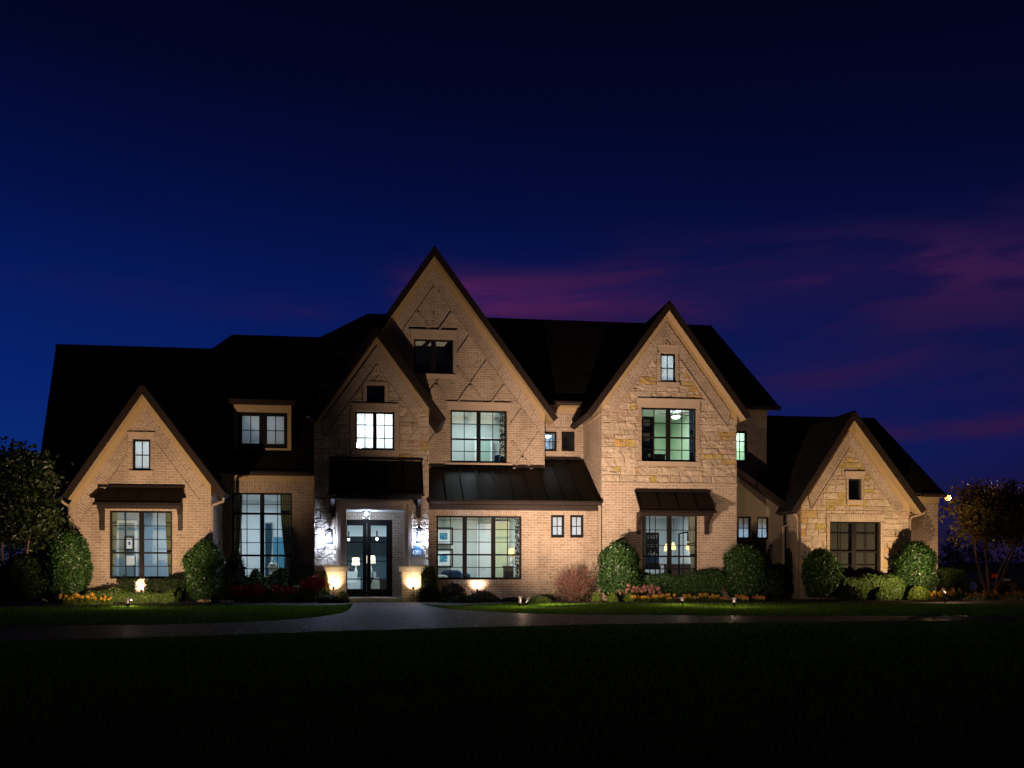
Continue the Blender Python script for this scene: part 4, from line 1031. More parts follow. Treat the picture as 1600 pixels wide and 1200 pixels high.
shrub('holly_shrub', 938, 998, 847, -1.0, HOLLY, .085, 6500, 'glossy egg shaped holly under the left corner of the stone gable', group=HG)
shrub('holly_shrub', 1131, 1190, 853, -.8, HOLLY, .085, 5500, 'shaded dark holly at the right corner of the tall stone gable', group=HG)
shrub('holly_shrub', 1256, 1308, 859, -.5, HOLLY, .085, 5500, 'glossy holly left of the unlit far right window', group=HG)
shrub('holly_shrub', 1402, 1459, 847, -.4, HOLLY, .085, 6000, 'glossy holly at the right corner of the far right stone gable', group=HG)
shrub('evergreen_shrub', 1226, 1262, 848, 1.2, YEW, .09, 3500, 'dark evergreen shrub in the gap beside the far right stone gable')
shrub('evergreen_shrub', 50, 98, 800, .6, YEW, .10, 5000, 'tall dark evergreen behind the leftmost holly', lump=.16)
shrub('evergreen_shrub', 8, 62, 868, -1.8, YEW, .12, 3000, 'dark drooping shrub under the left tree', lump=.25, rough=.14)
shrub('evergreen_shrub', 1185, 1222, 892, -.5, YEW, .09, 2500, 'low dark shrub beside the lean-to downspout', lump=.2)
dome = lambda h: math.sqrt(max(0, 1-h*h))*.95+.05*(1-h)
box_ = lambda h: 1 if h < .86 else math.sqrt(max(.0, 1-((h-.86)/.14)**2*.75))
def hedge(px0, px1, pyt, w, depth, leaf, n, label, ls=.06, name='clipped_hedge', cat='hedge', lump=.05):
    x0, x1 = X(px0, w), X(px1, w); h = Z(pyt, w, (px0+px1)/2); loc = ((x0+x1)/2, w, 0); t = thing(name, loc, label, cat)
    L, D = x1-x0, depth; it = []
    wob = lambda x, z: .05*math.sin(x*3.1+1)+.04*math.sin(x*7.3+z*5)
    for i in range(n):
        f = R.random()
        if f < .55: p = (R.uniform(-L/2, L/2), -D/2, R.uniform(.05, h)); nr = (0, -1, .3)
        elif f < .88: p = (R.uniform(-L/2, L/2), R.uniform(-D/2, D/2), h); nr = (0, -.2, 1)
        else: s = R.choice((-1, 1)); p = (s*L/2, R.uniform(-D/2, D/2), R.uniform(.05, h)); nr = (s, 0, .2)
        k = wob(p[0]+loc[0], p[2]); p = Vector(p)+Vector(nr)*(k+R.gauss(0, .025))
        # round the long edges
        if p.z > h-.1 and p.y < -D/2+.1: p += Vector((0, .04, -.04))
        it.append((p+Vector(loc), Vector(nr)+Vector((R.gauss(0, .6), R.gauss(0, .6), R.gauss(0, .6))), ls*R.uniform(.7, 1.4)))
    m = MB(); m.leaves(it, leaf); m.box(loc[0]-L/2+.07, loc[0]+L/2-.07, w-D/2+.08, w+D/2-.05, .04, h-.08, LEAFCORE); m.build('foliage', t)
    m = MB()
    for k in range(max(3, int(L/.5))): x = loc[0]-L/2+.2+k*.5; m.tube([(x, w-.02, 0), (x+.03, w, h*.5)], [.02, .012], BARK, 5)
    m.build('stem', t); return t
hedge(229, 292, 904, -.75, .6, YEW, 3000, 'dark hedge under the right half of the left gable window'); hedge(190, 212, 905, -.75, .55, YEW, 1200, 'short dark hedge under the left half of the left gable window')
hedge(137, 276, 926, -1.55, .55, HEDGE, 5200, 'low lime green hedge in front of the dark hedge at the left gable', ls=.07, cat='hedge')
hedge(998, 1092, 898, -.75, .6, HOLLY, 5200, 'glossy hedge below the lower window of the tall stone gable')
hedge(1092, 1126, 895, -.7, .55, HOLLY, 1900, 'short end block of hedge left of the shaded holly')
hedge(1310, 1405, 902, -.6, .7, HEDGE, 6000, 'bushy hedge under the unlit far right window', ls=.075)
hedge(1467, 1503, 889, -.3, .6, HEDGE, 2600, 'square bronze tinted hedge at the far right corner of the house')
def small(name, px0, px1, pyt, w, leaf, n, label, cat='shrub', group=None, ls=.06, lump=.15, **kw):
    return shrub(name, px0, px1, pyt, w, leaf, ls, n, label, cat, group, prof=dome, lump=lump, stems=2, **kw)
BS = 'small round lime shrubs under the stone gable'
small('lime_shrub', 925, 940, 926, -1.6, LIME, 700, 'small lime ball shrub left of the egg shaped holly', group=BS); small('lime_shrub', 949, 966, 927, -1.7, LIME, 700, 'small lime ball shrub in front of the egg shaped holly', group=BS); small('lime_shrub', 976, 995, 927, -1.7, LIME, 700, 'small lime ball shrub left end of the pansy row', group=BS)
small('lime_shrub', 1419, 1452, 916, -1.3, LIME, 1500, 'loose lime shrub before the far right holly')
small('lime_shrub', 1322, 1350, 916, -1.2, HEDGE, 1100, 'loose green shrub before the far right hedge'); small('lime_shrub', 1366, 1390, 918, -1.2, HEDGE, 1000, 'second loose green shrub before the far right hedge, nearer the holly')
small('mounded_plant', 826, 864, 932, -1.9, GRASS_LEAF if 'GRASS_LEAF' in globals() else HEDGE, 1600, 'low smooth green mound at the lawn edge below the two small windows', 'plant', ls=.045, lump=.05)
small('mounded_plant', 777, 822, 934, -1.2, YEW, 1200, 'low dark plant beside the two headed spotlight', 'plant')
small('mounded_plant', 330, 346, 930, -1.8, YEW, 500, 'little grey ball plant before the corner holly', 'plant')
LB = 'loose shrubs below the tall window left of the entry'
for px0, px1, pt, ww, lf, lb in ((350, 388, 862, -.9, YEW, 'leafy dark shrub at the left edge of the tall window'), (380, 420, 890, .6, HEDGE, 'sparse shrub below the left half of the tall window'), (414, 462, 888, .6, HEDGE, 'sparse shrub below the right half of the tall window'), (455, 500, 908, .0, HEDGE, 'green shrub between tall window and left entry pier')):  # first dark shrub made taller to shade the recessed bay
    small('loose_shrub', px0, px1, pt, ww, lf, 1500, lb, group=LB, ls=.075, lump=.3, rough=.16)
hedge(368, 500, 918, -.8, .5, HEDGE, 3800, 'low green hedge behind the red flowers', ls=.065)
hedge(500, 546, 935, -1.6, .45, YEW, 1500, 'low dark edging at the path corner left of the door', ls=.06)
small('creeper', 497, 516, 893, -.68, VINE, 1100, 'leafy creeper covering the left side of the left entry pier', 'creeper', ls=.07, lump=.3, rough=.15)
small('creeper', 524, 547, 924, -.85, VINE, 700, 'short leafy creeper at the foot of the left entry pier', 'creeper', ls=.06)
shrub('leafy_shrub', 657, 684, 884, -.85, VINE, .075, 1900, 'leafy shrub in front of the right entry pier', lump=.25, rough=.14)
small('nandina_shrub', 652, 690, 915, -1.2, YEW, 1700, 'dark low shrub right of the path to the door', ls=.07, lump=.25)
small('nandina_shrub', 686, 728, 912, -.5, NANDINA, 1500, 'reddish wispy shrub under the left part of the wide window', ls=.08, lump=.35, rough=.2)
small('nandina_shrub', 732, 778, 924, -.5, NANDINA, 1500, 'reddish wispy shrub at the uplight under the wide window', ls=.08, lump=.35, rough=.2)
small('nandina_shrub', 684, 776, 931, -1.5, YEW, 2600, 'grey green ground shrub at the bend of the path', ls=.06, lump=.2)
def twig_bush():
    w = -.5; x0, x1 = X(861, w), X(932, w); h = Z(884, w, 896); c = Vector(((x0+x1)/2, w, 0)); t = thing('bare_shrub', c, 'bare reddish twiggy shrub under the two small windows', 'shrub')
    m = MB()
    for i in range(130):
        a = R.uniform(0, 6.28); l = R.uniform(.55, 1.0); s = R.uniform(.1, 1); tip = c+Vector((math.cos(a)*s*(x1-x0)/2, math.sin(a)*s*.5, h*l*math.sqrt(max(.1, 1-s*s*.45))))
        b = c+Vector((math.cos(a)*.15, math.sin(a)*.1, 0)); mid = (b+tip)/2+Vector((R.gauss(0, .06), R.gauss(0, .06), R.gauss(0, .04)))
        m.tube([b, mid, tip], [.011, .008, .004], TWIG, 3, cap=False)
        for _ in range(5):
            q = mid.lerp(tip, R.random()); m.tube([q, q+Vector((R.gauss(0, .11), R.gauss(0, .1), R.uniform(.02, .18)))], [.005, .0025], TWIG, 3, cap=False)
    m.build('twigs', t)
    m = MB(); m.leaves([(c+Vector((R.gauss(0, .42), R.gauss(0, .3), abs(R.gauss(0, .3)))), (R.gauss(0, 1), R.gauss(0, 1), 1), .07) for _ in range(900)], NANDINA); m.build('leaves', t)
twig_bush()
def flower_proto(name, petal, leaf, r, h, nb, nl, ps):
    t = thing(name, (0, 0, 0), name.replace('_', ' '), 'flower')
    m = MB(); m.leaves([(Vector((R.gauss(0, r*.5), R.gauss(0, r*.5), abs(R.gauss(0, h*.4)))), (R.gauss(0, .6), R.gauss(0, .6), 1), .06) for _ in range(nl)], leaf); m.build('foliage', t)
    m = MB()
    for _ in range(nb):
        c = Vector((R.uniform(-r, r), R.uniform(-r, r), h*R.uniform(.7, 1.15))); d = Vector((R.gauss(0, .4), -1, R.uniform(.2, 1))).normalized()
        for k in range(5):
            a = k*1.257; u = Vector((math.cos(a), 0, math.sin(a))); m.leaves([(c+u*ps*.4, d+u*.3, ps)], petal)
    m.build('blossoms', t); return t
def scatter(proto, n, px0, px1, w0, w1, labels, group):
    for i in range(n):
        px = px0+(px1-px0)*(i+.5)/n+R.uniform(-.9, .9)*(px1-px0)/n; w = R.uniform(w0, w1); lab = labels[i % len(labels)] if not isinstance(labels, str) else labels
        loc = (X(px, w), w, 0)
        if i == 0: proto.location = loc; tag(proto, lab, 'flower', group)
        else: dup(proto, loc, lab, R.uniform(-.4, .4), (R.uniform(.6, 1.3),)*3, group)
scatter(flower_proto('pansy_plant', YELF, HEDGE, .15, .20, 5, 70, .065), 24, 990, 1128, -2.35, -1.75, 'yellow pansy plant in the bed before the tall stone gable', 'yellow pansies before the tall stone gable')
scatter(flower_proto('pansy_plant', PURF, HEDGE, .12, .20, 5, 60, .065), 6, 1020, 1110, -2.1, -1.7, 'purple pansy plant among the yellow ones before the tall stone gable', 'purple pansies before the tall stone gable')
scatter(flower_proto('pansy_plant', ORF, HEDGE, .13, .15, 5, 45, .065), 6, 1130, 1200, -2.2, -1.8, 'sparse pale pansy plant in front of the shaded holly', 'pale pansies before the shaded holly')
scatter(flower_proto('pansy_plant', YELF, LIME, .18, .22, 4, 80, .065), 7, 97, 168, -2.6, -2.1, 'yellow flowered plant at the left end of the lawn bed', 'yellow flowers at the left end of the bed')
scatter(flower_proto('pansy_plant', YELF, HEDGE, .2, .26, 8, 90, .07), 7, 1458, 1500, -2.0, -1.5, 'golden flower clump beside the far right lawn spotlight', 'golden flowers beside the far right spotlight')
scatter(flower_proto('pansy_plant', ORF, HEDGE, .2, .24, 7, 80, .065), 14, 1512, 1605, -1.8, -1.0, 'orange flower clump round the foot of the right tree', 'orange flowers round the right tree')
scatter(flower_proto('red_flower', REDF, HEDGE, .20, .42, 26, 170, .10), 3, 374, 414, -1.5, -1.2, 'red flowering plant below the tall window', 'red flowers below the tall window')
scatter(flower_proto('red_flower', REDF, HEDGE, .18, .48, 18, 160, .09), 3, 428, 468, -1.4, -1.1, 'red flowering plant between the tall window and the entry', 'red flowers midway to the entry')
scatter(flower_proto('red_flower', REDF, HEDGE, .26, .58, 36, 150, .10), 2, 474, 500, -1.3, -1.1, 'red flowering plant beside the left entry pier', 'red flowers beside the left pier')
scatter(flower_proto('salvia_plant', mat('pink_petal', f_leaf((.3, .12, .12), (.45, .25, .22), .6, .2)), NANDINA, .25, .36, 10, 80, .06), 6, 965, 1030, -1.6, -1.35, 'wispy pinkish plant between hedge and pansies', 'pinkish plants behind the pansies')

def tree(name, px, w, stems, crown_px, leaf, ls, nclump, per, label, rnd, dense=1.0, crad=.42):
    """several leaning stems, forked limbs, crown of leaf clumps; crown_px = left, right, top, bottom in the picture"""
    rr = random.Random(rnd); base = Vector((X(px, w), w, 0)); t = thing(name, base, label, 'tree')
    cl, cr = X(crown_px[0], w), X(crown_px[1], w); ct, cb = Z(crown_px[2], w, px), Z(crown_px[3], w, px)
    cc = Vector(((cl+cr)/2, w, (ct+cb)/2)); rx, ry, rz = (cr-cl)/2, (cr-cl)/2*.85, (ct-cb)/2
    tips = []
    tk = MB()
    clumps = []
    for i in range(nclump):
        while True:
            u = Vector((rr.uniform(-1, 1), rr.uniform(-1, 1), rr.uniform(-1, 1)))
            if .25 < u.length < 1 and (u.z > -.75): break
        f = .75+.3*math.sin(u.x*4+rnd)*math.cos(u.z*5+rnd*2)
        clumps.append(cc+Vector((u.x*rx, u.y*ry, u.z*rz))*min(1.08, f+.2))
    for k in range(stems):
        a = k*6.28/stems+rr.uniform(-.3, .3); b = base+Vector((math.cos(a)*.10, math.sin(a)*.10, 0))
        m1 = base+Vector((math.cos(a)*(.22+rr.uniform(0, .25)), math.sin(a)*.25, cb*.55)); m2 = base.lerp(Vector((cc.x, w, 0)), .5)+Vector((math.cos(a)*rx*.42, math.sin(a)*ry*.4, cb*1.05))
        pts = smooth([tuple(b), tuple(m1), tuple(m2), tuple(cc+Vector((math.cos(a)*rx*.5, math.sin(a)*ry*.5, rz*.1)))], 4)
        n = len(pts); tk.tube(pts, [.055*(1-.72*i/n) for i in range(n)], BARK, 7)
        tips += [(Vector(p), .055*(1-.72*i/n)) for i, p in enumerate(pts) if i > n*.55]
    for c in clumps:
        b, r = min(tips, key=lambda q: (q[0]-c).length+rr.uniform(0, .5)); mid = (b+c)/2+Vector((rr.gauss(0, .08), rr.gauss(0, .08), rr.gauss(0, .06)))
        tk.tube([b, mid, c], [min(r*.6, .022), .012, .005], BARK, 4, cap=False)
    tk.build('trunk', t)
    m = MB(); it = []
    for c in clumps:
        s = crad*rr.uniform(.65, 1.25)
        for _ in range(int(per*rr.uniform(.6, 1.3))):
            d = Vector((rr.gauss(0, s*.55), rr.gauss(0, s*.55), rr.gauss(0, s*.42))); it.append((c+d, (rr.gauss(0, .8), rr.gauss(0, .8), rr.uniform(-.1, 1)), ls*rr.uniform(.7, 1.3)))
    m.leaves(it, leaf); m.build('crown', t); return t
tree('crape_myrtle_tree', 1550, -.6, 5, (1494, 1632, 752, 860), AUTUMN, .12, 120, 95, 'right tree with slim forked stems and gold tinged leaves', 5)
tree('crape_myrtle_tree', 4, -1.6, 4, (-75, 92, 704, 866), MYRTLE, .14, 170, 150, 'left tree with slim stems and dark green crown over the house corner', 9)
def bare_tree(px, w, h, label, rnd, spread=.4, grp='bare trees beyond the garden'):
    rr = random.Random(rnd); b = Vector((X(px, w), w, 0)); t = thing('bare_tree', b, label, 'tree', grp); tk = MB(); br = MB()
    tk.tube([b, b+Vector((rr.gauss(0, .2), 0, h*.5)), b+Vector((rr.gauss(0, .4), 0, h*.9))], [h*.018, h*.012, h*.003], TWIG, 6); tk.build('trunk', t)
    for i in range(60):
        z = h*rr.uniform(.2, .95); a = rr.uniform(0, 6.28); l = h*spread*(1.1-z/h)*rr.uniform(.5, 1.2); p = b+Vector((0, 0, z)); e = p+Vector((math.cos(a)*l, math.sin(a)*l, l*.8))
        br.tube([p, (p+e)/2+Vector((0, 0, -.05*l)), e], [h*.005, h*.003, h*.0015], TWIG, 3, cap=False)
        for _ in range(5): q = p.lerp(e, rr.uniform(.3, 1)); br.tube([q, q+Vector((rr.gauss(0, l*.25), rr.gauss(0, l*.25), l*rr.uniform(.1, .4)))], [h*.0025, h*.001], TWIG, 3, cap=False)
    br.build('crown', t)
for i, (px, w, h) in enumerate(((1482, 60, 5.6), (1497, 75, 6.2), (1518, 66, 5.4), (1534, 80, 6.0), (22, 30, 3.2), (40, 34, 3.6), (55, 28, 2.8), (8, 38, 4.2))):
    bare_tree(px, w, h, 'leafless tree in the dark beyond the parked cars' if px > 800 else 'leafless tree in the dark beyond the left tree', i+3, grp='bare trees beyond the cars' if px > 800 else 'bare trees beyond the left tree')
def treeline(px0, px1, w, h, label):
    m = MB(); x0, x1 = X(px0, w), X(px1, w)
    m.leaves([((R.uniform(x0, x1), w+R.uniform(-2, 2), abs(R.gauss(0, h*.45))*(1+.3*math.sin(i*.37))), (R.gauss(0, 1), -1, R.gauss(0, 1)), R.uniform(.3, .7)) for i in range(5000)], YEW)
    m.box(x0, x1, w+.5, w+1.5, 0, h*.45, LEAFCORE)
    tag(m.build('treeline'), label, 'treeline', kind='stuff')
treeline(1440, 1760, 95, 4.2, 'dark low treeline beyond the parked cars')
treeline(-420, 75, 55, 1.6, 'dark low treeline far beyond the left tree')

# ---------------------------------------------------------------- cars parked at the right
def car(loc, rot, label, color):
    t = thing('parked_car', (0, 0, 0), label, 'car')
    pm = mat(color[0], color=color[1], rough=.25, spec=.6); gl = mat('car_glass', color=(.01, .012, .015), rough=.08, spec=.7); ty = mat('tyre_rubber', color=(.012, .012, .012), rough=.9); al = mat('alloy_rim', color=(.3, .3, .31), rough=.3, metal=.8); red = mat('tail_lamp', color=(.06, .003, .003), rough=.3, emit=(1, .03, .03), estr=.05)
    # stations along the length (rear at -y): y, half width, belt z, roof z (None = no cabin)
    st = [(-2.30, .72, .52, .90), (-2.22, .86, .34, 1.00), (-1.75, .90, .26, 1.06), (-1.0, .91, .24, 1.06), (0, .92, .24, 1.04), (1.0, .91, .24, 1.0), (1.8, .87, .26, .88), (2.15, .78, .34, .76), (2.28, .62, .42, .66)]
    def loft(secs, m, mm):
        for a, b in zip(secs, secs[1:]):
            n = len(a)
            for i in range(n): j = (i+1) % n; m.face([a[i], a[j], b[j], b[i]], mm)
        m.face(secs[0][::-1], mm); m.face(secs[-1], mm)
    m = MB(); loft([[(-w*.9, y, z0), (w*.9, y, z0), (w, y, z0+.2), (w, y, z1-.14), (w*.9, y, z1), (-w*.9, y, z1), (-w, y, z1-.14), (-w, y, z0+.2)] for y, w, z0, z1 in st], m, pm); m.build('body', t, smooth=False)
    cab = [(-1.85, .74, 1.06, 1.07), (-1.15, .66, 1.05, 1.40), (-.4, .64, 1.04, 1.45), (.35, .62, 1.03, 1.41), (1.15, .72, .99, 1.0)]
    m = MB(); loft([[(-.80, y, z0-.03), (.80, y, z0-.03), (w, y, z1-.05), (w*.85, y, z1), (-w*.85, y, z1), (-w, y, z1-.05)] for y, w, z0, z1 in cab], m, gl); cabin = m.build('windows', t)
    m = MB(); loft([[(-w*.93, y, z), (w*.93, y, z), (w*.85, y, z+.035), (-w*.85, y, z+.035)] for y, w, z in ((-1.2, .66, 1.375), (-.4, .64, 1.435), (.4, .62, 1.385))], m, pm); m.build('roof', t)
    for sx in (-1, 1):
        for y in (-1.35, 1.35):
            m = MB(); c = Vector((sx*.80, y, .33))
            for k in range(16):
                a, b = k*math.pi/8, (k+1)*math.pi/8; A = Vector((0, math.cos(a), math.sin(a)))*.33; B = Vector((0, math.cos(b), math.sin(b)))*.33; o = Vector((sx*.13, 0, 0))
                m.face([c+A-o, c+B-o, c+B+o, c+A+o], ty); m.face([c+o, c+A+o, c+B+o], ty)
            wh = m.build('wheel', t); m = MB()
            for k in range(16):
                a, b = k*math.pi/8, (k+1)*math.pi/8; o = Vector((sx*.135, 0, 0)); m.face([c+o, c+o+Vector((0, math.cos(a), math.sin(a)))*.2, c+o+Vector((0, math.cos(b), math.sin(b)))*.2], al)
            m.build('rim', wh)
        m = MB(); m.box(sx*.50, sx*.84, -2.315, -2.2, .72, .88, red); m.build('tail_light', t)
    m = MB(); m.box(-.26, .26, -2.33, -2.30, .55, .68, mat('plate_grey', color=(.4, .45, .5), rough=.5)); m.build('number_plate', t)
    m = MB(); m.box(-.84, .84, -2.36, -2.15, .36, .5, mat('bumper_grey', color=(.04, .04, .045), rough=.4)); m.build('bumper', t)
    t.location = loc; t.rotation_euler = (0, 0, rot); return t
car((X(1506, 11), 11, 0), .25, 'dark parked car behind the square hedge at the far right', ('black_car_paint', (.012, .012, .014)))
car((X(1578, 10), 10, 0), .05, 'dark blue parked car behind the right tree', ('blue_car_paint', (.012, .02, .06)))

# ---------------------------------------------------------------- furnishings seen through the windows
def q3(px, py, w): a = P(px, py, w); return Vector((a[0], w, a[1]))
OLIVE = mat('olive_drape', color=(.30, .34, .22), rough=.9); DTEAL = mat('dark_teal_drape', color=(.03, .08, .12), rough=.9); TEAL = mat('teal_upholstery', color=(.06, .20, .30), rough=.8)
PATT = mat('patterned_drape', f_pattern); NAVY = mat('navy_fabric', color=(.03, .06, .14), rough=.9); CREAM = mat('cream_fabric', color=(.70, .70, .66), rough=.9); ESP = mat('espresso_wood', color=(.03, .022, .018), rough=.45)
OAK = mat('brown_wood', color=(.16, .09, .055), rough=.5, noise=.3, nscale=5); ART = mat('blue_art', f_art); GREYD = mat('grey_striped_drape', color=(.30, .31, .28), rough=.9); NAVYW = mat('navy_board', color=(.025, .032, .05), rough=.6); BLUEB = mat('blue_board', color=(.03, .10, .26), rough=.6)
SHADE = mat('lit_lamp_shade', color=(.9, .85, .75), emit=(1, .86, .62), estr=1.6); GOLDS = mat('lit_gold_shade', color=(.9, .7, .3), emit=(1, .66, .2), estr=1.5)
def drape(name, top, bot, w, pyt, pyb, m, label, tie=None, folds=5, group=None):
    zt, zb = Z(pyt, w, top[0]), Z(pyb, w, top[0]); x = [X(v, w) for v in (*top, *bot)]
    t = thing(name, (x[0], w, zb), label, 'curtain', group); mb = MB(); N = folds*4; rows = 8; g = []
    for j in range(rows+1):
        f = j/rows; e = f**1.6; a, b = x[0]+(x[2]-x[0])*e, x[1]+(x[3]-x[1])*e
        g.append([Vector((a+(b-a)*i/N, w+.035*math.cos(i*math.pi/2+j*.15), zt+(zb-zt)*f)) for i in range(N+1)])
    L = x[1]-x[0]
    for j in range(rows):
        for i in range(N): mb.face([g[j+1][i], g[j+1][i+1], g[j][i+1], g[j][i]], m, [(i/N*L*1.5, -(j+1)/rows*(zt-zb)), ((i+1)/N*L*1.5, -(j+1)/rows*(zt-zb)), ((i+1)/N*L*1.5, -j/rows*(zt-zb)), (i/N*L*1.5, -j/rows*(zt-zb))])
    mb.build('panel', t)
    mb = MB(); mb.tube([(x[0]-.03, w, zt+.02), (x[1]+.03, w, zt+.02)], .012, BLACK, 6); mb.build('rod', t); return t
drape('curtain', (172.5, 183), (172.5, 177), .40, 800, 902, OLIVE, 'olive curtain at the left side of the left gable window'); drape('curtain', (258, 269), (264, 269), .40, 800, 902, OLIVE, 'olive curtain at the right side of the left gable window')
drape('curtain', (363.5, 379), (363.5, 370), 2.55, 771, 900, OLIVE, 'grey green curtain at the left side of the tall window'); drape('curtain', (437, 455), (449, 455), 2.55, 771, 900, OLIVE, 'grey green curtain at the right side of the tall window')
drape('curtain', (781, 791), (780, 791), 2.6, 642, 722, PATT, 'black and white patterned curtain in the upper centre window', folds=3); drape('curtain', (805, 814), (805, 814), .88, 807, 904, PATT, 'black and white patterned curtain in the wide lower window', folds=3)
drape('curtain', (1075, 1089), (1082, 1089), .42, 806, 904, GREYD, 'grey curtain at the right of the lower stone gable window'); drape('curtain', (1005, 1010), (1005, 1008), .42, 806, 904, GREYD, 'thin grey curtain at the left of the lower stone gable window', folds=2)
drape('curtain', (1077, 1086), (1077, 1086), .42, 640, 720, NAVY, 'dark curtain at the right of the upper stone gable window', folds=3)
def picture(px0, px1, py0, py1, w, art, label, fr=.045, matw=.10, cat='picture', frame=ESP):
    a, b = q3(px0, py1, w), q3(px1, py0, w); t = thing('framed_picture', a, label, cat); x0, x1, z0, z1 = a.x, b.x, a.z, b.z
    m = MB(); m.box(x0, x0+fr, w-.04, w, z0, z1, frame); m.box(x1-fr, x1, w-.04, w, z0, z1, frame); m.box(x0+fr, x1-fr, w-.04, w, z0, z0+fr, frame); m.box(x0+fr, x1-fr, w-.04, w, z1-fr, z1, frame); m.build('frame', t)
    m = MB(); m.box(x0+fr, x1-fr, w-.022, w-.002, z0+fr, z1-fr, WHITE); m.build('mount', t)
    m = MB(); k = fr+matw; m.box(x0+k, x1-k, w-.027, w-.0221, z0+k, z1-k, art); m.build('print', t); return t
picture(195, 210, 838, 860, 3.9, NAVY, 'white matted picture with dark centre behind the left gable window', .06, .13)
picture(366, 378, 826, 882, 5.2, ART, 'tall blue picture in white mount behind the tall window', .05, .08)
picture(678, 708, 824, 852, 4.1, ART, 'upper of two blue framed pictures in the wide lower window', .07, .14); picture(678, 708, 857.5, 887, 4.1, ART, 'lower of two blue framed pictures in the wide lower window', .07, .14)
def doorway(px0, px1, py0, w, label, pm=WHITE, casing=WHITE, handle=True, z0=.12):
    a, b = q3(px0, py0, w), q3(px1, py0, w); t = thing('panel_door', (a.x, w, z0), label, 'door'); z1 = a.z; c = .09
    m = MB(); m.box(a.x-c, a.x, w-.06, w, z0, z1+c, casing); m.box(b.x, b.x+c, w-.06, w, z0, z1+c, casing); m.box(a.x, b.x, w-.06, w, z1, z1+c, casing); m.build('casing', t)
    m = MB(); m.box(a.x+.004, b.x-.004, w-.03, w-.004, z0+.01, z1-.004, pm)
    W = b.x-a.x; H = z1-z0
    for f0, f1 in ((.08, .45), (.52, .92)): m.box(a.x+W*.16, b.x-W*.16, w-.038, w-.0301, z0+H*f0, z0+H*f1, pm)
    m.build('panel', t)
    if handle: m = MB(); m.tube([(a.x+.08, w-.03, z0+1.0), (a.x+.08, w-.09, z0+1.0), (a.x+.2, w-.09, z0+1.0)], .016, ESP, 6); m.build('handle', t)
doorway(749, 767, 822, 4.2, 'white panel door with lever handle in the wide lower window')
doorway(775, 794, 818, 4.3, 'panel coloured as the green-lit corridor beside the white door in the wide lower window', paint('painted_green_light', (.66, .74, .50)), handle=False)  # second panel stands in for a corridor, its green light put into the paint
doorway(186, 211, 817, 4.15, 'grey interior door behind the left gable window', paint('mid_grey_paint', (.33, .37, .36)), handle=False)
doorway(745, 766, 688, 5.4, 'pale door with white casing in the upper centre window', paint('sea_green_paint', (.38, .50, .42)), handle=False, z0=rD[2]-.64)
def table_lamp(px, pyb, pys, w, hw, label, shade=SHADE, hs=.26, power=0):
    b = q3(px, pyb, w); s = q3(px, pys, w); t = thing('table_lamp', b, label, 'lamp'); h = s.z-b.z
    m = MB(); m.lathe(b, [(0, 0), (.09, 0), (.08, .02), (.03, .05), (.07, h*.35), (.075, h*.55), (.02, h*.8), (.012, h)], CREAM, 12); m.build('base', t)
    m = MB(); m.lathe(b, [(hw*.85, h+hs), (hw, h-.02)], shade, 16); m.lathe(b, [(hw, h-.02), (hw*.85, h+hs)], shade, 16); m.build('lamp_shade', t)
    if power: lamp('table_lamp_bulb', 'POINT', s+Vector((0, 0, .1)), power, (1, .95, .9), t, shadow_soft_size=.05)
table_lamp(579, 903, 879, 5.6, .19, 'white shaded lamp on the console seen through the right door pane'); table_lamp(556, 906, 882, 6.2, .15, 'white shaded lamp beside the sofa seen through the left door pane')
table_lamp(800, 884, 866, 3.2, .12, 'small yellow shaded lamp in the wide lower window', GOLDS, .2)
table_lamp(560, 709, 702, .7, .12, 'brilliant white lamp in the lower left of the upper entry gable window', mat('lit_globe', color=(1, 1, 1), emit=(.9, .95, 1), estr=9), .2, 10)
def sofa(px0, px1, w, label, m, z0=.12, h=.85, d=.9):
    x0, x1 = X(px0, w), X(px1, w); t = thing('sofa', (x0, w, z0), label, 'sofa')
    k = MB(); k.box(x0+.14, x1-.14, w, w+d-.22, z0+.08, z0+.44, m); k.build('seat', t); k = MB(); k.box(x0+.141, x1-.141, w+d-.219, w+d, z0+.08, z0+h, m); k.build('backrest', t)
    for a, b in ((x0, x0+.139), (x1-.139, x1)): k = MB(); k.box(a, b, w, w+d, z0+.08, z0+.62, m); k.build('armrest', t)
    for a in (x0+.05, x1-.1):
        for y in (w+.05, w+d-.1): k = MB(); k.box(a, a+.05, y, y+.05, z0, z0+.08, ESP); k.build('leg', t)
    return t
sofa(534, 563, 5.2, 'white sofa seen through the left door pane', CREAM); sofa(577, 593, 6.6, 'cream armchair behind the console table seen through the right door pane', CREAM)
def console(px0, px1, pyt, w, label, m=ESP, cross=True, z0=.12, d=.4):
    x0, x1 = X(px0, w), X(px1, w); z1 = Z(pyt, w, px0); t = thing('console_table', (x0, w, z0), label, 'table')
    k = MB(); k.box(x0, x1, w, w+d, z1-.05, z1, m); k.build('tabletop', t)
    if cross:
        for a, b in (((x0+.05), (x1-.05)), ((x1-.05), (x0+.05))): k = MB(); k.bar((a, w+.05+.06*(a < b), z0), (b, w+.05+.06*(a < b), z1-.055), .05, .05, m); k.build('leg', t)
    else:
        for a in (x0+.03, x1-.08):
            for y in (w+.03, w+d-.08): k = MB(); k.box(a, a+.05, y, y+.05, z0, z1-.051, m); k.build('leg', t)
        k = MB(); k.box(x0+.081, x1-.081, w+.02, w+.04, z1-.42, z1-.052, m); k.build('apron', t)
console(571, 584, 902, 5.5, 'dark cross legged console table inside the front door'); console(592, 605, 906, 5.6, 'low dark side table at the right inside the front door', cross=False)
console(1037, 1081, 881, 2.2, 'brown desk behind the lower stone gable window', OAK, False, d=.7); console(787, 806, 884, 3.1, 'small dark table under the yellow lamp in the wide lower window', ESP, False)
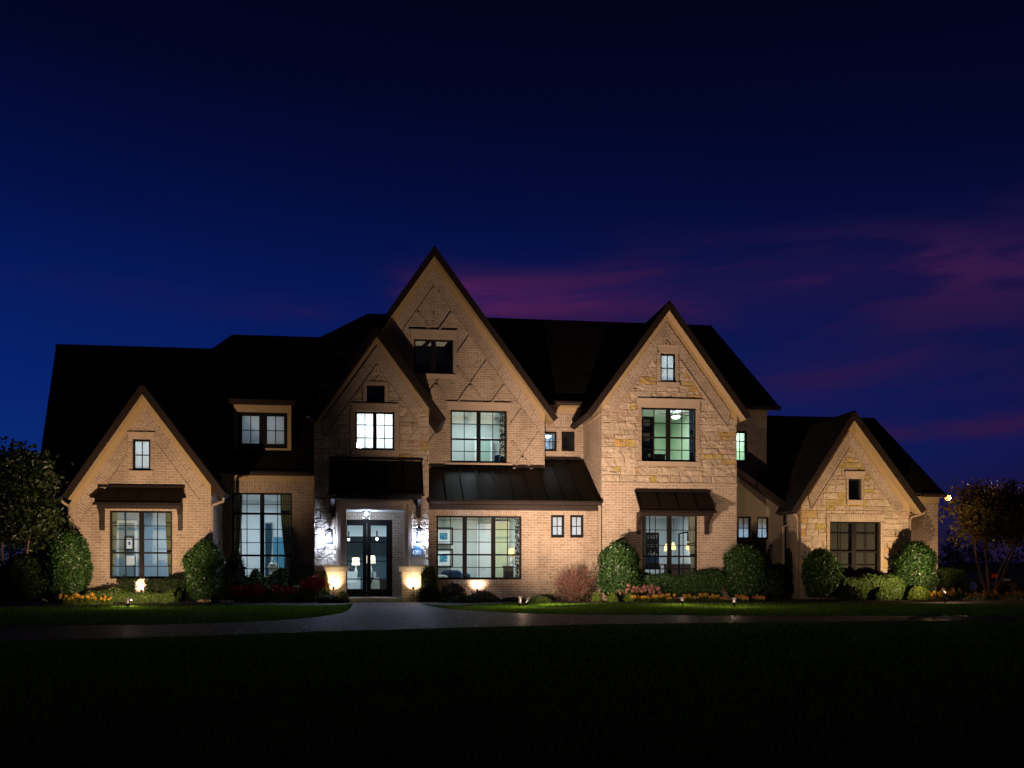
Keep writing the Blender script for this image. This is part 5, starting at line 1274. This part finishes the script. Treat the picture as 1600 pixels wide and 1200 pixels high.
console(553, 568, 707, .55, 'small dresser under the brilliant lamp in the upper entry gable window', OAK, False, z0=rC[2]-.88, d=.3)
def bulkhead():
    m = MB(); w = 6.2; m.box(xo0-.95, xo1, w, w+.2, Z(838, w, 575), 3.09, WHITE); part(m, 'bulkhead')
bulkhead()
def pillow(px, py, w, sx, sz, m, label):
    c = q3(px, py, w); k = MB(); N = 10
    def pt(u, v): return c+Vector((sx*math.copysign(abs(math.cos(u))**.6, math.cos(u))*math.cos(v), .12*math.sin(v), sz*math.copysign(abs(math.sin(u))**.6, math.sin(u))*math.cos(v)))
    for i in range(16):
        for j in range(N):
            u0, u1, v0, v1 = i*math.pi/8, (i+1)*math.pi/8, -math.pi/2+j*math.pi/N, -math.pi/2+(j+1)*math.pi/N; k.face([pt(u0, v0), pt(u1, v0), pt(u1, v1), pt(u0, v1)], m)
    tag(k.build('pillow', smooth=True), label, 'pillow')
def bed_(px0, px1, pyt, w, z0, label):
    x0, x1 = X(px0, w), X(px1, w); z1 = Z(pyt, w, px0); t = thing('bed', (x0, w, z0), label, 'bed')
    k = MB(); k.box(x0, x1, w, w+1.6, z0+.25, z1, CREAM); k.build('mattress', t); k = MB(); k.box(x0-.03, x1+.03, w-.03, w+1.6, z0+.0, z0+.249, ESP); k.build('bed_frame', t)
bed_(676, 728, 903.5, 1.6, .12, 'bed below the blue pictures in the wide lower window')
pillow(705, 899, 1.9, .36, .19, NAVY, 'round topped navy pillow on the bed in the wide lower window'); pillow(722, 901, 2.1, .30, .15, TEAL, 'teal pillow on the bed in the wide lower window'); pillow(690, 902, 1.75, .2, .08, CREAM, 'small white pillow on the bed in the wide lower window')
bed_(768, 790, 721, 2.75, rD[2]-.64, 'bed at the lower right of the upper centre window'); pillow(779, 717, 2.95, .16, .15, NAVY, 'navy pillow at the lower right of the upper centre window')
def wing_chair(px0, px1, pyt, w, label, m, z0=.12):
    t = sofa(px0, px1, w, label, m, z0, Z(pyt, w, px0)-z0, .8); t.name = 'armchair'; t['category'] = 'armchair'
wing_chair(418, 447, 838, 6.3, 'tall teal wing chair behind the tall window', TEAL); drape('curtain', (414, 425), (414, 419), 7.3, 818, 900, DTEAL, 'dark teal curtain hanging at the back of the tall window room', folds=3); drape('curtain', (441, 452), (444, 452), 7.3, 818, 900, DTEAL, 'dark teal curtain by the right edge at the back of the tall window room', folds=3)
wing_chair(195, 209, 868, 2.8, 'dark chair with white throw behind the left gable window', ESP)
m_ = MB(); a_ = q3(198, 883, 2.77); m_.box(a_.x, a_.x+.26, 2.74, 2.765, a_.z, a_.z+.32, CREAM); tag(m_.build('throw'), 'white throw hanging on the dark chair in the left gable window', 'throw')
def globe(px, py, w, r, label):
    c = q3(px, py, w); t = thing('globe_vase', c, label, 'vase'); k = MB(); k.lathe(c, [(0, -r), (r*.6, -r*.8), (r, 0), (r*.8, r*.6), (.05, r*.95)], WHITE, 16); k.build('bowl', t, smooth=True); k = MB(); k.lathe(c, [(.05, r*.95), (.07, r*1.12)], WHITE, 12); k.build('rim', t); 
    k = MB(); k.tube([c+Vector((0, 0, -r)), (c.x, c.y, .12)], .02, ESP, 6); k.build('stand', t)
globe(427, 886, 3.6, .2, 'round white vase on a stand behind the tall window')
def ceiling_light(px, py, w, label, r=.18, fan=False, col=HOTC):
    c = q3(px, py, w); t = thing('ceiling_fan' if fan else 'ceiling_light', c, label, 'ceiling light')
    k = MB(); k.lathe(c, [(0, -.08), (r*.7, -.06), (r, 0), (0, .02)], col, 16); k.build('shade', t); k = MB(); k.tube([c+Vector((0, 0, .02)), c+Vector((0, 0, .28))], .03, ESP, 8); k.build('rod', t)
    if fan:
        for i in range(5): a = i*1.257+.5; k = MB(); k.bar(c+Vector((math.cos(a)*.15, math.sin(a)*.15, .1)), c+Vector((math.cos(a)*.7, math.sin(a)*.7, .1)), .12, .012, ESP); k.build('blade', t)
ceiling_light(1056, 651, 2.0, 'glowing ceiling fan light in the upper stone gable window', .15, True)
ceiling_light(856, 681, 3.5, 'small bright chandelier in the little lit window beside the centre gable', .12)
ceiling_light(589, 841, 5.2, 'small bright fitting in the hall seen through the door', .05); ceiling_light(545, 842, 5.8, 'tiny bright fitting at the left in the hall seen through the door', .035)
def pend(px, py, w, label, m=GOLDS):
    c = q3(px, py, w); t = thing('pendant_lamp', c, label, 'pendant lamp', 'small gold pendants in the lower stone gable window')
    k = MB(); k.lathe(c, [(.10, -.14), (.085, .0), (.03, .12), (.0, .13)], m, 14); k.lathe(c, [(.0, -.12), (.07, -.12)], HOT, 12); k.build('shade', t); k = MB(); k.tube([c+Vector((0, 0, .13)), (c.x, c.y, 2.99)], .006, BLACK, 5); k.build('cord', t)
pend(1041.5, 855, 3.2, 'small far gold pendant left of the window mullion under the stone gable'); pend(1052, 853, 2.7, 'bright gold pendant just right of the window mullion under the stone gable'); pend(1076, 852, 2.5, 'gold pendant near the curtain in the lower stone gable window')
def sign():
    w = 1.2; a, b = q3(1007, 890, w), q3(1030, 832, w); t = thing('wall_sign', a, 'dark blue sign reading EAST ROUTE 66 in the lower stone gable window', 'sign'); W, H = b.x-a.x, b.z-a.z
    k = MB(); k.box(a.x, b.x, w, w+.03, a.z+H*.41, b.z, NAVYW); k.box(a.x, b.x, w, w+.03, a.z, a.z+H*.195, NAVYW); k.build('board', t); k = MB(); k.box(a.x, b.x, w, w+.03, a.z+H*.196, a.z+H*.409, BLUEB); k.build('blue_band', t)
    for txt, f, sz in (('EAST', .87, .17), ('ROUTE', .645, .115), ('66', .42, .34)):
        c = bpy.data.curves.new('letters', 'FONT'); c.body = txt; c.size = sz; c.extrude = .003; c.align_x = 'CENTER'; c.align_y = 'CENTER'; c.materials.append(WHITE); lettering(c, 'lettering', (a.x+W*.55, w-.005, a.z+H*f), t)
sign()
def bookcase(px0, px1, py0, py1, w, n, m, label, items=True, d=.3):
    a, b = q3(px0, py1, w), q3(px1, py0, w); t = thing('bookcase', a, label, 'bookcase'); rr = random.Random(px0)
    for x in (a.x, b.x-.04): k = MB(); k.box(x, x+.04, w, w+d, a.z, b.z, m); k.build('side_panel', t)
    for i in range(n+1): z = a.z+(b.z-a.z-.04)*i/n; k = MB(); k.box(a.x+.041, b.x-.041, w, w+d, z, z+.04, m); k.build('shelf', t)
    k = MB(); k.box(a.x, b.x, w+d, w+d+.02, a.z, b.z, GREY); k.build('back_panel', t)
    return t
bookcase(1003, 1021, 651, 720, .9, 3, ESP, 'dark open bookcase at the left of the upper stone gable window'); bookcase(1150, 1168, 676, 722, 4.2, 5, WHITE, 'white shelves in the side window right of the tall stone gable')
bookcase(1062, 1081, 866, 882, 3.6, 2, WHITE, 'low white shelf behind the desk in the lower stone gable window')
globe(1015, 712, 1.0, .06, 'small white vase in the dark bookcase of the upper stone gable window')
console(1022, 1041, 709, 1.6, 'dark dresser at the foot of the upper stone gable window', ESP, False, z0=rG[2]-.68)
wing_chair(1049, 1064, 707, 2.2, 'pale green armchair in the upper stone gable window', paint('mint_fabric', (.42, .62, .50)), rG[2]-.68)
def arch_lamp():
    w = 2.0; t = thing('floor_lamp', q3(1062, 900, w), 'black square framed floor lamp behind the lower stone gable window', 'floor lamp'); k = MB(); r = .025
    for u, v in (((1061, 905), (1061, 834)), ((1061, 834), (1075, 831)), ((1075, 831), (1075, 846))): k.bar(q3(*u, w), q3(*v, w), r*2, r*2, BLACK)
    k.build('frame', t); c = q3(1075, 850, w); k = MB(); k.lathe(c, [(.06, -.06), (.02, .06), (0, .07)], BLACK, 10); k.build('lamp_shade', t)
arch_lamp()
